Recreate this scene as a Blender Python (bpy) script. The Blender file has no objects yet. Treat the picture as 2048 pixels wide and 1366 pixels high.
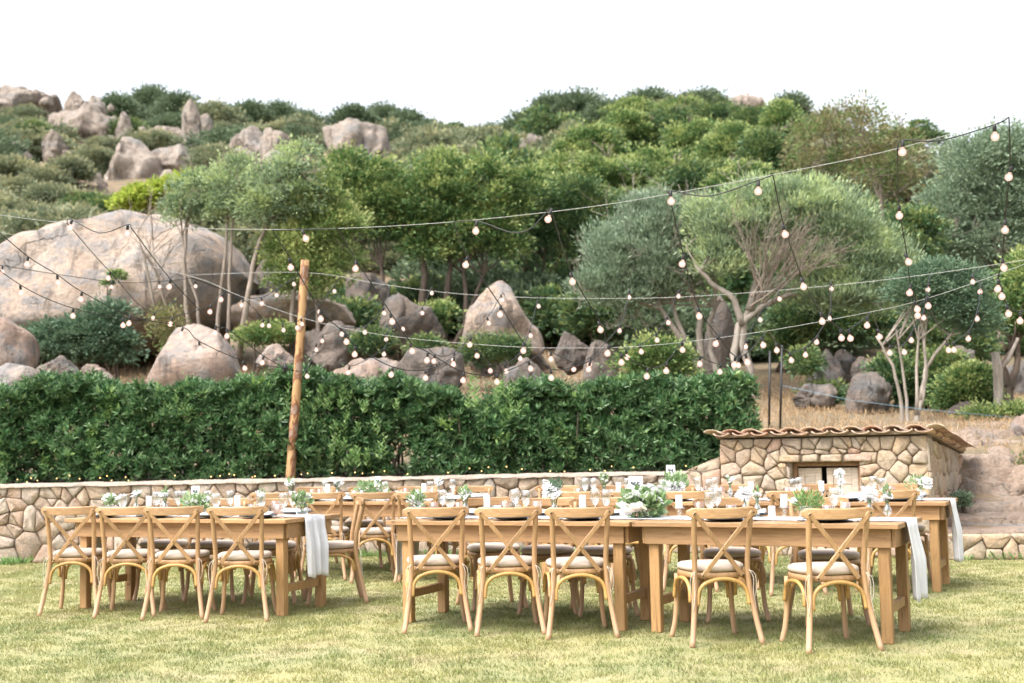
import bpy, math, random
import numpy as np
from mathutils import Vector, Matrix, noise

# ------------------------------------------------------------------ camera, world, sun, exposure
SC = bpy.context.scene
COL = SC.collection
FPX = 2600.0                                  # focal length in photo pixels (2048 wide)
cam_d = bpy.data.cameras.new('camera')
cam = bpy.data.objects.new('camera', cam_d)
COL.objects.link(cam)
cam_d.sensor_width = 36.0
cam_d.lens = FPX / 2048.0 * 36.0
cam_d.clip_start = 0.1
cam_d.clip_end = 2000.0
CAM_H = 1.29
cam.location = (0, 0, CAM_H)
PITCH = math.atan(211 / FPX)
ROLL = math.atan(0.0196)
cam.matrix_world = (Matrix.Translation((0, 0, CAM_H)) @ Matrix.Rotation(math.pi / 2 + PITCH, 4, 'X')
                    @ Matrix.Rotation(-ROLL, 4, 'Z'))
cam_d.dof.use_dof = True
cam_d.dof.focus_distance = 9.3
cam_d.dof.aperture_fstop = 2.4
SC.camera = cam

world = bpy.data.worlds.new('World')
SC.world = world
world.use_nodes = True
wn = world.node_tree.nodes
wl = world.node_tree.links
sky = wn.new('ShaderNodeTexSky')
sky.sky_type = 'NISHITA'
sky.sun_disc = False
SUN_EL, SUN_AZ = math.radians(57), math.radians(-128)     # azimuth clockwise from +Y: behind the camera, to its left
sky.sun_elevation = SUN_EL
sky.sun_rotation = SUN_AZ
sky.air_density = 1.0
sky.dust_density = 6.0
sky.ozone_density = 1.0
hs = wn.new('ShaderNodeHueSaturation')
hs.inputs['Saturation'].default_value = 0.30             # thin white overcast: the blue is washed out everywhere
wl.new(sky.outputs[0], hs.inputs['Color'])
bg = wn['Background']
wl.new(hs.outputs[0], bg.inputs['Color'])
bg.inputs['Strength'].default_value = 0.15

sun_d = bpy.data.lights.new('sun', 'SUN')
sun_d.energy = 0.85
sun_d.angle = math.radians(36)
sun_d.color = (1.0, 0.95, 0.87)
sun = bpy.data.objects.new('sun', sun_d)
COL.objects.link(sun)
sdir = Vector((math.sin(SUN_AZ) * math.cos(SUN_EL), math.cos(SUN_AZ) * math.cos(SUN_EL), math.sin(SUN_EL)))
sun.rotation_euler = sdir.to_track_quat('Z', 'Y').to_euler()
sun.location = (0, 0, 30)

vs = SC.view_settings
vs.view_transform = 'Standard'
vs.look = 'None'
vs.exposure = 1.68
vs.gamma = 1.0
vs.use_curve_mapping = False
SC.render.engine = 'CYCLES'
SC.cycles.use_denoising = True
SC.cycles.max_bounces = 8
SC.cycles.transparent_max_bounces = 24
SC.cycles.caustics_reflective = False
SC.cycles.caustics_refractive = False
SC.cycles.sample_clamp_indirect = 6.0

rng = np.random.default_rng(7)
random.seed(11)
ROT = cam.matrix_world.to_3x3()


def ray(px, py):
    return (ROT @ Vector(((px - 1024) / FPX, -(py - 683) / FPX, -1))).normalized()


def W(px, py, D):
    """point seen at a photo pixel, D metres ahead"""
    d = ray(px, py)
    return Vector((0, 0, CAM_H)) + d * (D / d.y)


def G(px, py):
    d = ray(px, py)
    return Vector((0, 0, CAM_H)) + d * (-CAM_H / d.z)


def S(D):
    return FPX / D


# ------------------------------------------------------------------ materials
MATS = {}


def srgb(r, g, b):
    f = lambda c: (c / 255 / 12.92) if c / 255 <= 0.04045 else ((c / 255 + 0.055) / 1.055) ** 2.4
    return (f(r), f(g), f(b), 1)


class NT:
    def __init__(self, name):
        m = bpy.data.materials.new(name)
        m.use_nodes = True
        self.m = m
        self.n = m.node_tree.nodes
        self.l = m.node_tree.links
        self.b = self.n['Principled BSDF']
        self.out = self.n['Material Output']
        MATS[name] = m

    def node(self, t, **kw):
        x = self.n.new(t)
        for k, v in kw.items():
            if k in x.inputs:
                x.inputs[k].default_value = v
            else:
                setattr(x, k, v)
        return x

    def link(self, a, b):
        self.l.new(a, b)

    def coord(self, kind='Object', scale=(1, 1, 1)):
        if kind == 'World':
            o = self.node('ShaderNodeNewGeometry').outputs['Position']
        else:
            o = self.node('ShaderNodeTexCoord').outputs[kind]
        mp = self.node('ShaderNodeMapping')
        mp.inputs['Scale'].default_value = scale
        self.link(o, mp.inputs['Vector'])
        return mp.outputs[0]

    def noise(self, vec, scale=5, detail=4, rough=0.55, dist=0.0):
        x = self.node('ShaderNodeTexNoise', Scale=scale, Detail=detail, Roughness=rough, Distortion=dist)
        self.link(vec, x.inputs['Vector'])
        return x.outputs['Fac']

    def ramp(self, fac, stops, interp='LINEAR'):
        r = self.node('ShaderNodeValToRGB')
        r.color_ramp.interpolation = interp
        e = r.color_ramp.elements
        while len(e) < len(stops):
            e.new(0.5)
        for i, (p, c) in enumerate(stops):
            e[i].position = p
            e[i].color = c if len(c) == 4 else (*c, 1)
        self.link(fac, r.inputs['Fac'])
        return r.outputs['Color']

    def mix(self, fac, a, b, mode='MIX'):
        x = self.node('ShaderNodeMix', data_type='RGBA', blend_type=mode)
        for sock, v in ((x.inputs[0], fac), (x.inputs[6], a), (x.inputs[7], b)):
            if isinstance(v, bpy.types.NodeSocket):
                self.link(v, sock)
            else:
                sock.default_value = v
        return x.outputs[2]

    def math(self, op, a, b=None):
        x = self.node('ShaderNodeMath', operation=op)
        for i, v in enumerate((a, b)):
            if v is None:
                continue
            if isinstance(v, bpy.types.NodeSocket):
                self.link(v, x.inputs[i])
            else:
                x.inputs[i].default_value = v
        return x.outputs[0]

    def rand(self):
        return self.node('ShaderNodeObjectInfo').outputs['Random']

    def island(self):
        return self.node('ShaderNodeNewGeometry').outputs['Random Per Island']

    def bump(self, h, strength=0.3, dist=0.02):
        x = self.node('ShaderNodeBump', Strength=strength, Distance=dist)
        self.link(h, x.inputs['Height'])
        self.link(x.outputs[0], self.b.inputs['Normal'])

    def color(self, c):
        if isinstance(c, bpy.types.NodeSocket):
            self.link(c, self.b.inputs['Base Color'])
        else:
            self.b.inputs['Base Color'].default_value = c if len(c) == 4 else (*c, 1)

    def rough(self, r):
        self.b.inputs['Roughness'].default_value = r


def wood(name, base, dark, pale=None, scale=(14, 14, 1.3), rough=0.5, knots=False, vary=0.25):
    t = NT(name)
    v = t.coord('Object', scale)
    n1 = t.noise(v, 3.2, 6, 0.6, 1.2)
    k_ = lambda q, m: tuple(x * m for x in q[:3])
    c = t.ramp(n1, [(0.30, k_(dark, .80)), (0.5, k_(base, .86)), (0.72, k_(base, 1.02))])
    n6 = t.noise(t.coord('Object', tuple(q * 2.6 for q in scale)), 3.2, 4, 0.7)
    c = t.mix(t.ramp(n6, [(0.54, (0, 0, 0)), (0.68, (0.5, 0.5, 0.5))]), c, (*k_(dark, .65), 1))
    if pale:
        o = t.coord('Object')
        sep = t.node('ShaderNodeSeparateXYZ')
        t.link(o, sep.inputs[0])
        f = t.ramp(sep.outputs['Z'], [(0.03, (1, 1, 1)), (0.30, (0, 0, 0))])
        c = t.mix(f, c, pale)
    if knots:
        vv = t.node('ShaderNodeTexVoronoi', Scale=1.0)
        o = t.coord('Object', (3.3, 5, 5))
        t.link(o, vv.inputs['Vector'])
        kf = t.ramp(vv.outputs['Distance'], [(0.03, (1, 1, 1)), (0.09, (0, 0, 0))])
        c = t.mix(kf, c, (0.10, 0.045, 0.02, 1))
        big = t.noise(t.coord('Object', (1.2, 3, 3)), 1.6, 3, 0.5)
        bf = t.ramp(big, [(0.45, (0, 0, 0)), (0.75, (0.55, 0.55, 0.55))])
        c = t.mix(bf, c, tuple(x * 0.62 for x in base[:3]) + (1,))
    r = t.rand()
    hv = t.node('ShaderNodeHueSaturation')
    t.link(c, hv.inputs['Color'])
    t.link(t.math('ADD', t.math('MULTIPLY', r, vary), 1 - vary / 2), hv.inputs['Value'])
    t.color(hv.outputs[0])
    t.rough(rough)
    t.bump(n1, 0.12, 0.004)
    return t.m


wood('chair_wood', (0.44, 0.265, 0.132), (0.36, 0.20, 0.088), rough=0.42)
wood('chair_leg_wood', (0.44, 0.265, 0.132), (0.35, 0.20, 0.088), pale=(0.47, 0.30, 0.19, 1), rough=0.45)
wood('rail_wood', (0.43, 0.26, 0.128), (0.35, 0.195, 0.087), scale=(1.3, 14, 14), rough=0.42)
wood('arch_wood', (0.50, 0.30, 0.10), (0.43, 0.235, 0.07), scale=(9, 9, 9), rough=0.4)
wood('table_wood', (0.43, 0.252, 0.118), (0.30, 0.155, 0.064), scale=(1.2, 16, 16), rough=0.55, knots=True, vary=0.35)
wood('table_leg_wood', (0.43, 0.250, 0.105), (0.29, 0.148, 0.055), scale=(16, 16, 1.2), rough=0.55, knots=True, vary=0.3)
wood('shutter_wood', (0.66, 0.55, 0.45), (0.55, 0.43, 0.34), scale=(1.5, 14, 14), rough=0.7, vary=0.2)
wood('frame_wood', (0.33, 0.19, 0.10), (0.20, 0.10, 0.05), scale=(4, 4, 4), rough=0.7)


def pole_mat():
    t = NT('peeled_log')
    n1 = t.noise(t.coord('Object', (9, 9, 0.8)), 3, 5)
    c = t.ramp(n1, [(0.3, (0.30, 0.165, 0.068)), (0.7, (0.43, 0.265, 0.125))])
    n2 = t.noise(t.coord('Object', (5, 5, 2.6)), 1.5, 3, 0.5, 0.6)
    f = t.ramp(n2, [(0.47, (0, 0, 0)), (0.50, (1, 1, 1))])
    c = t.mix(f, c, (0.17, 0.065, 0.024, 1))
    f2 = t.ramp(n2, [(0.54, (0, 0, 0)), (0.57, (1, 1, 1))])
    c = t.mix(f2, c, (0.23, 0.16, 0.12, 1))
    t.color(c)
    t.rough(0.7)
    t.bump(n2, 0.4, 0.01)


pole_mat()


def simple(name, col, rough=0.5, metal=0.0, bump=None):
    t = NT(name)
    t.color(col)
    t.rough(rough)
    t.b.inputs['Metallic'].default_value = metal
    if bump:
        t.bump(t.noise(t.coord('Object'), bump[0], 3), bump[1], 0.004)
    return t.m


def cloth(name, col, scale=60):
    t = NT(name)
    v = t.coord('Object')
    n = t.noise(v, 7, 4)
    c = t.ramp(n, [(0.3, tuple(x * 0.90 for x in col)), (0.7, col)])
    t.color(c)
    t.rough(0.9)
    t.b.inputs['Sheen Weight'].default_value = 0.15
    t.bump(t.noise(v, scale, 3), 0.35, 0.003)


cloth('cushion_fabric', (0.44, 0.36, 0.295), 90)
cloth('white_linen', (0.64, 0.645, 0.68), 45)
cloth('napkin_linen', (0.68, 0.68, 0.69), 45)
simple('tie_cord', (0.52, 0.47, 0.41, 1), 0.9)
simple('screw_metal', (0.10, 0.075, 0.05, 1), 0.4, 0.7)
simple('black_metal', (0.012, 0.012, 0.013, 1), 0.5)
simple('black_rubber', (0.010, 0.010, 0.011, 1), 0.55)
simple('steel_wire', (0.27, 0.27, 0.26, 1), 0.45, 0.2)
simple('blue_wire', (0.16, 0.26, 0.33, 1), 0.5, 0.2)
simple('silver', (0.62, 0.61, 0.60, 1), 0.25, 1.0)
simple('slate_plate', (0.035, 0.037, 0.042, 1), 0.4)
simple('white_china', (0.75, 0.75, 0.74, 1), 0.2)
simple('card_paper', (0.80, 0.78, 0.75, 1), 0.6)
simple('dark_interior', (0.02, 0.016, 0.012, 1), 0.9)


def wax():
    t = NT('candle_wax')
    t.color((0.86, 0.84, 0.80))
    t.rough(0.45)
    t.b.inputs['Subsurface Weight'].default_value = 0.25
    t.b.inputs['Subsurface Scale'].default_value = 0.03


wax()


def glass(name, tint=(0.95, 0.96, 0.96, 1), base=0.10):
    t = NT(name)
    t.n.remove(t.b)
    tr = t.node('ShaderNodeBsdfTransparent', Color=tint)
    gl = t.node('ShaderNodeBsdfGlossy', Roughness=0.03, Color=(1, 1, 1, 1))
    lw = t.node('ShaderNodeLayerWeight', Blend=0.5)
    f = t.math('ADD', t.math('MULTIPLY', t.math('POWER', lw.outputs['Facing'], 3.0), 0.55), base)
    mx = t.node('ShaderNodeMixShader')
    t.link(f, mx.inputs[0])
    t.link(tr.outputs[0], mx.inputs[1])
    t.link(gl.outputs[0], mx.inputs[2])
    t.link(mx.outputs[0], t.out.inputs[0])


glass('clear_glass', base=0.10)
glass('water_glass', (0.92, 0.95, 0.95, 1), 0.03)
glass('amber_glass', (0.95, 0.89, 0.85, 1), 0.09)


def bulb_mats():
    t = NT('bulb_glass')
    t.n.remove(t.b)
    tr = t.node('ShaderNodeBsdfTransparent', Color=(1, 0.97, 0.95, 1))
    em = t.node('ShaderNodeEmission', Color=(1.0, 0.66, 0.54, 1), Strength=0.46)
    mx = t.node('ShaderNodeMixShader')
    mx.inputs[0].default_value = 0.62
    t.link(tr.outputs[0], mx.inputs[1])
    t.link(em.outputs[0], mx.inputs[2])
    t.link(mx.outputs[0], t.out.inputs[0])
    for nm, col, st in (('bulb_filament', (1.0, 0.80, 0.62, 1), 3.0), ('fairy_glow', (1.0, 0.60, 0.22, 1), 2.0)):
        t = NT(nm)
        t.color((0, 0, 0))
        t.b.inputs['Emission Color'].default_value = col
        t.b.inputs['Emission Strength'].default_value = st


bulb_mats()


def leaf_mat(name, c1, c2, c3, patch=0.35, trans=0.35, rough=0.5, young_lit=None, ycut=0.58):
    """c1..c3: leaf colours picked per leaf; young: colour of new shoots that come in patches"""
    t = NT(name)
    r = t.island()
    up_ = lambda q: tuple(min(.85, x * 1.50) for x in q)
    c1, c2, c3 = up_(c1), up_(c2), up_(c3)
    young_lit = up_(young_lit) if young_lit else None
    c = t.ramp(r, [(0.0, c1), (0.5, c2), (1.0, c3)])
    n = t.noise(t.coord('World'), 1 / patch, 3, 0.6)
    if young_lit:
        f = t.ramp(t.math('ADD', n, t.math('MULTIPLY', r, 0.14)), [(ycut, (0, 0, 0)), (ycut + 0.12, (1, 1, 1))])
        sa = t.node('ShaderNodeAttribute', attribute_name='shoot')  # paler clump tops: new growth, and light from above put into the colour
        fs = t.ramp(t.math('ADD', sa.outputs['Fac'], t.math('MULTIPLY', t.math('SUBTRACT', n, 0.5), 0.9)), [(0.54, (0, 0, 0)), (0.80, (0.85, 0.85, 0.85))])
        c = t.mix(t.math('MAXIMUM', f, fs), c, (*young_lit, 1))
    hv = t.node('ShaderNodeHueSaturation')
    t.link(c, hv.inputs['Color'])
    t.link(t.math('ADD', t.math('MULTIPLY', n, 0.7), 0.65), hv.inputs['Value'])
    t.color(hv.outputs[0])
    t.rough(rough)
    t.b.inputs['Specular IOR Level'].default_value = 0.35
    tl = t.node('ShaderNodeBsdfTranslucent')
    t.link(hv.outputs[0], tl.inputs['Color'])
    mx = t.node('ShaderNodeMixShader')
    mx.inputs[0].default_value = trans
    t.link(t.b.outputs[0], mx.inputs[1])
    t.link(tl.outputs[0], mx.inputs[2])
    t.link(mx.outputs[0], t.out.inputs[0])


leaf_mat('hedge_leaf', (0.022, 0.060, 0.023), (0.050, 0.105, 0.040), (0.12, 0.185, 0.085), 0.5, 0.22, 0.34,
         young_lit=(0.14, 0.21, 0.06), ycut=0.68)
leaf_mat('evergreen_leaf', (0.038, 0.085, 0.030), (0.070, 0.130, 0.044), (0.115, 0.18, 0.062), 0.6, 0.3, 0.45,
         young_lit=(0.27, 0.30, 0.11), ycut=0.64)
leaf_mat('dark_evergreen_leaf', (0.028, 0.065, 0.030), (0.050, 0.098, 0.042), (0.082, 0.135, 0.058), 0.7, 0.25, 0.45,
         young_lit=(0.15, 0.18, 0.06), ycut=0.66)
leaf_mat('bright_leaf', (0.065, 0.115, 0.034), (0.115, 0.175, 0.055), (0.19, 0.245, 0.085), 0.5, 0.4, 0.5,
         young_lit=(0.29, 0.31, 0.125), ycut=0.60)
leaf_mat('lime_leaf', (0.17, 0.23, 0.04), (0.24, 0.30, 0.055), (0.32, 0.35, 0.075), 0.5, 0.4, 0.5)
leaf_mat('olive_leaf', (0.085, 0.13, 0.075), (0.14, 0.20, 0.115), (0.24, 0.30, 0.19), 0.6, 0.25, 0.5,
         young_lit=(0.27, 0.32, 0.15), ycut=0.60)
leaf_mat('silver_leaf', (0.085, 0.125, 0.080), (0.135, 0.185, 0.12), (0.22, 0.275, 0.19), 0.6, 0.25, 0.5)
leaf_mat('bluegreen_leaf', (0.045, 0.088, 0.052), (0.075, 0.125, 0.075), (0.12, 0.17, 0.105), 0.5, 0.25, 0.5)
leaf_mat('brown_leaf', (0.13, 0.115, 0.055), (0.18, 0.16, 0.075), (0.25, 0.20, 0.10), 0.6, 0.3, 0.6,
         young_lit=(0.10, 0.15, 0.05), ycut=0.55)
leaf_mat('scrub_leaf', (0.085, 0.115, 0.070), (0.125, 0.155, 0.095), (0.18, 0.20, 0.125), 1.6, 0.25, 0.6,
         young_lit=(0.23, 0.22, 0.12), ycut=0.66)
leaf_mat('far_tree_leaf', (0.055, 0.085, 0.050), (0.085, 0.12, 0.068), (0.125, 0.16, 0.09), 2.0, 0.25, 0.6)
leaf_mat('dry_grass', (0.17, 0.11, 0.06), (0.25, 0.17, 0.095), (0.34, 0.25, 0.15), 0.8, 0.3, 0.8)
leaf_mat('bouquet_leaf', (0.10, 0.17, 0.065), (0.17, 0.24, 0.115), (0.25, 0.32, 0.19), 0.1, 0.35, 0.5)
leaf_mat('lush_leaf', (0.075, 0.15, 0.045), (0.125, 0.21, 0.07), (0.20, 0.28, 0.11), 0.1, 0.35, 0.5)
leaf_mat('white_petal', (0.78, 0.76, 0.68), (0.83, 0.81, 0.75), (0.86, 0.85, 0.81), 0.1, 0.35, 0.6)
leaf_mat('cream_petal', (0.80, 0.72, 0.52), (0.83, 0.77, 0.62), (0.85, 0.82, 0.72), 0.1, 0.35, 0.6)


def lawn_mats():
    for nm in ('lawn_soil', 'grass_blade'):
        t = NT(nm)
        p = t.coord('World')
        n1 = t.noise(p, 0.55, 4, 0.6, 0.4)
        n2 = t.noise(p, 3.2, 4, 0.65)
        n3 = t.noise(t.coord('World', (1, 1.0, 1)), 1.15, 5, 0.7)
        green, yell = ((0.138, 0.185, 0.060, 1), (0.258, 0.256, 0.090, 1))
        f = t.ramp(t.math('ADD', t.math('MULTIPLY', n1, 0.6), t.math('MULTIPLY', n2, 0.4)), [(0.40, (0, 0, 0)), (0.58, (1, 1, 1))])
        c = t.mix(f, green, yell)
        fb = t.ramp(n3, [(0.52, (0, 0, 0)), (0.68, (0.8, 0.8, 0.8))])
        c = t.mix(fb, c, (0.345, 0.295, 0.175, 1))
        n4 = t.noise(t.coord('World', (1.3, 3.2, 1)), 1.9, 3, 0.5)
        fr = t.ramp(n4, [(0.70, (0, 0, 0)), (0.76, (0.75, 0.75, 0.75))])
        c = t.mix(fr, c, (0.36, 0.20, 0.10, 1))
        if nm == 'grass_blade':
            r = t.island()
            c = t.mix(t.math('MULTIPLY', r, 0.30), c, (0.40, 0.40, 0.15, 1))
            hv = t.node('ShaderNodeHueSaturation')
            t.link(c, hv.inputs['Color'])
            t.link(t.math('ADD', t.math('MULTIPLY', r, 0.5), 0.75), hv.inputs['Value'])
            c = hv.outputs[0]
            t.color(c)
            t.rough(0.6)
            tl = t.node('ShaderNodeBsdfTranslucent')
            t.link(c, tl.inputs['Color'])
            mx = t.node('ShaderNodeMixShader')
            mx.inputs[0].default_value = 0.35
            t.link(t.b.outputs[0], mx.inputs[1])
            t.link(tl.outputs[0], mx.inputs[2])
            t.link(mx.outputs[0], t.out.inputs[0])
        else:
            c = t.mix(0.45, c, (0.30, 0.25, 0.14, 1))
            t.color(c)
            t.rough(0.95)
            t.bump(t.noise(p, 40, 4), 0.6, 0.02)


lawn_mats()


def rock_mat(name, cols, grey, lichen=0.52, streak=True, sc=1.0):
    t = NT(name)
    p = t.coord('World')
    n1 = t.noise(p, 0.7 * sc, 6, 0.62, 0.5)
    n2 = t.noise(p, 8 * sc, 6, 0.75)
    c = t.ramp(n1, [(0.32, cols[0]), (0.5, cols[1]), (0.66, cols[2])])
    c = t.mix(0.45, c, t.ramp(n2, [(0.33, tuple(x * 0.42 for x in cols[1])), (0.66, tuple(min(1, x * 1.4) for x in cols[1]))]))
    n3 = t.noise(t.coord('World', (1, 1, 1.5)), 1.5 * sc, 7, 0.75)
    f = t.ramp(n3, [(lichen, (0, 0, 0)), (lichen + 0.10, (0.85, 0.85, 0.85))])
    c = t.mix(f, c, (*grey, 1))
    n5 = t.noise(p, 4.5 * sc, 6, 0.8)
    c = t.mix(t.ramp(n5, [(0.56, (0, 0, 0)), (0.66, (0.7, 0.7, 0.7))]), c, tuple(x * 0.5 for x in grey) + (1,))
    if streak:
        n4 = t.noise(t.coord('World', (2.4, 2.4, 0.22)), 1.2 * sc, 5, 0.7)
        f4 = t.ramp(n4, [(0.54, (0, 0, 0)), (0.66, (0.75, 0.75, 0.75))])
        c = t.mix(f4, c, (0.085, 0.065, 0.052, 1))
    vo = t.node('ShaderNodeTexVoronoi', feature='DISTANCE_TO_EDGE', Scale=0.55 * sc)
    wv = t.node('ShaderNodeVectorMath', operation='ADD')
    t.link(p, wv.inputs[0])
    nv = t.node('ShaderNodeTexNoise', Scale=1.5 * sc, Detail=4)
    t.link(p, nv.inputs['Vector'])
    sv = t.node('ShaderNodeVectorMath', operation='SCALE')
    sv.inputs['Scale'].default_value = 1.3 / sc
    t.link(nv.outputs['Color'], sv.inputs[0])
    t.link(sv.outputs[0], wv.inputs[1])
    t.link(wv.outputs[0], vo.inputs['Vector'])
    ck = t.ramp(vo.outputs['Distance'], [(0.0, (1, 1, 1)), (0.012, (0, 0, 0))])
    ck = t.math('MULTIPLY', ck, t.ramp(n1, [(0.5, (0, 0, 0)), (0.62, (1, 1, 1))]))
    c = t.mix(t.math('MULTIPLY', ck, 0.5), c, (0.05, 0.04, 0.033, 1))
    r = t.rand()
    hv = t.node('ShaderNodeHueSaturation')
    t.link(c, hv.inputs['Color'])
    t.link(t.math('ADD', t.math('MULTIPLY', r, 0.3), 0.85), hv.inputs['Value'])
    t.color(hv.outputs[0])
    t.rough(0.92)
    t.bump(t.math('SUBTRACT', t.math('ADD', n2, t.math('MULTIPLY', n3, 1.5)), t.math('MULTIPLY', ck, 1.5)), 1.0, 0.09 / sc)


rock_mat('granite_tan', [(0.35, 0.235, 0.165), (0.42, 0.33, 0.265), (0.45, 0.39, 0.345)], (0.25, 0.24, 0.24), 0.47)
rock_mat('granite_pink', [(0.32, 0.205, 0.15), (0.38, 0.285, 0.23), (0.40, 0.34, 0.30)], (0.24, 0.23, 0.225), 0.48)
rock_mat('granite_grey', [(0.14, 0.10, 0.08), (0.19, 0.155, 0.13), (0.23, 0.205, 0.185)], (0.12, 0.12, 0.12), 0.50)  # grey granite, with the shade under the trees darkened into its colour
rock_mat('granite_far', [(0.26, 0.20, 0.16), (0.33, 0.275, 0.23), (0.37, 0.325, 0.29)], (0.22, 0.215, 0.21), 0.53, True, 0.4)
rock_mat('terrace_rock', [(0.20, 0.135, 0.095), (0.28, 0.21, 0.16), (0.33, 0.275, 0.235)], (0.16, 0.145, 0.13), 0.55, False, 2.0)


def stone_mat(name, stops):
    t = NT(name)
    r = t.rand()
    base = t.ramp(r, stops)
    p = t.coord('World')
    n = t.noise(p, 7, 5, 0.7)
    n2 = t.noise(p, 38, 4, 0.7)
    c = t.mix(t.ramp(n, [(0.42, (0, 0, 0)), (0.70, (0.7, 0.7, 0.7))]), base, (0.29, 0.25, 0.215, 1))
    c = t.mix(t.ramp(n, [(0.28, (0.5, 0.5, 0.5)), (0.40, (0, 0, 0))]), c, (0.36, 0.19, 0.065, 1))
    c = t.mix(0.30, c, t.ramp(n2, [(0.35, (0.10, 0.07, 0.05)), (0.62, (0.50, 0.42, 0.34))]))
    t.color(c)
    t.rough(0.92)
    t.bump(t.math('ADD', n, n2), 0.6, 0.02)


stone_mat('wall_stone', [(0.0, (0.313, 0.220, 0.157)), (0.22, (0.418, 0.296, 0.197)), (0.42, (0.360, 0.307, 0.261)),
                         (0.62, (0.383, 0.232, 0.151)), (0.82, (0.464, 0.383, 0.313)), (1.0, (0.325, 0.249, 0.186))])
stone_mat('hut_stone', [(0.0, (0.383, 0.273, 0.168)), (0.22, (0.464, 0.319, 0.180)), (0.42, (0.394, 0.325, 0.255)),
                        (0.62, (0.418, 0.238, 0.157)), (0.82, (0.487, 0.383, 0.261)), (1.0, (0.371, 0.296, 0.209))])


def mortar():
    t = NT('mortar')
    n = t.noise(t.coord('World'), 14, 5, 0.7)
    t.color(t.ramp(n, [(0.3, (0.15, 0.11, 0.078)), (0.7, (0.36, 0.285, 0.215))]))
    t.rough(0.95)
    t.bump(n, 0.6, 0.03)
    t = NT('wall_cap')
    n = t.noise(t.coord('World'), 9, 5, 0.7)
    t.color(t.ramp(n, [(0.3, (0.24, 0.19, 0.15)), (0.7, (0.38, 0.32, 0.27))]))
    t.rough(0.95)
    t.bump(n, 0.7, 0.04)
    t = NT('roof_tile_clay')
    r = t.rand()
    n = t.noise(t.coord('World'), 11, 4, 0.65)
    c = t.ramp(r, [(0.0, (0.56, 0.43, 0.31)), (0.3, (0.50, 0.31, 0.22)), (0.55, (0.58, 0.47, 0.36)), (0.8, (0.47, 0.25, 0.17)),
                   (1.0, (0.50, 0.33, 0.22))])
    c = t.mix(t.ramp(n, [(0.45, (0, 0, 0)), (0.7, (0.6, 0.6, 0.6))]), c, (0.48, 0.40, 0.32, 1))
    t.color(c)
    t.rough(0.85)
    t.bump(n, 0.3, 0.01)
    t = NT('hill_soil')
    p = t.coord('World')
    n = t.noise(p, 0.5, 6, 0.65)
    n2 = t.noise(p, 5, 5, 0.7)
    c = t.ramp(n, [(0.35, (0.075, 0.075, 0.04)), (0.5, (0.125, 0.10, 0.06)), (0.68, (0.19, 0.135, 0.082))])
    c = t.mix(0.3, c, t.ramp(n2, [(0.35, (0.09, 0.06, 0.04)), (0.65, (0.38, 0.27, 0.17))]))
    t.color(c)
    t.rough(0.95)
    t.bump(n2, 0.7, 0.06)
    for nm, a, b in (('bark', (0.16, 0.125, 0.10), (0.30, 0.25, 0.21)), ('pale_bark', (0.17, 0.145, 0.12), (0.36, 0.315, 0.27)),
                     ('dark_bark', (0.055, 0.04, 0.03), (0.14, 0.105, 0.08)), ('twig', (0.15, 0.12, 0.095), (0.27, 0.225, 0.18)),
                     ('green_stem', (0.07, 0.12, 0.04), (0.13, 0.19, 0.07))):
        t = NT(nm)
        n = t.noise(t.coord('World', (1, 1, 0.3)), 9, 5, 0.7)
        t.color(t.ramp(n, [(0.35, a), (0.65, b)]))
        t.rough(0.9)
        t.bump(n, 0.5, 0.02)
    t = NT('photo_print')
    v = t.coord('Object', (1, 1, 1))
    n = t.noise(v, 34, 3, 0.5, 0.4)
    t.color(t.ramp(n, [(0.46, (0.03, 0.035, 0.045)), (0.52, (0.22, 0.23, 0.25)), (0.60, (0.66, 0.66, 0.66))]))
    t.rough(0.5)


mortar()

# ------------------------------------------------------------------ mesh helpers
PI = math.pi


def frame_of(d):
    d = d.normalized()
    a = Vector((0, 0, 1)) if abs(d.z) < 0.9 else Vector((1, 0, 0))
    x = a.cross(d).normalized()
    return x, d.cross(x).normalized()


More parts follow.
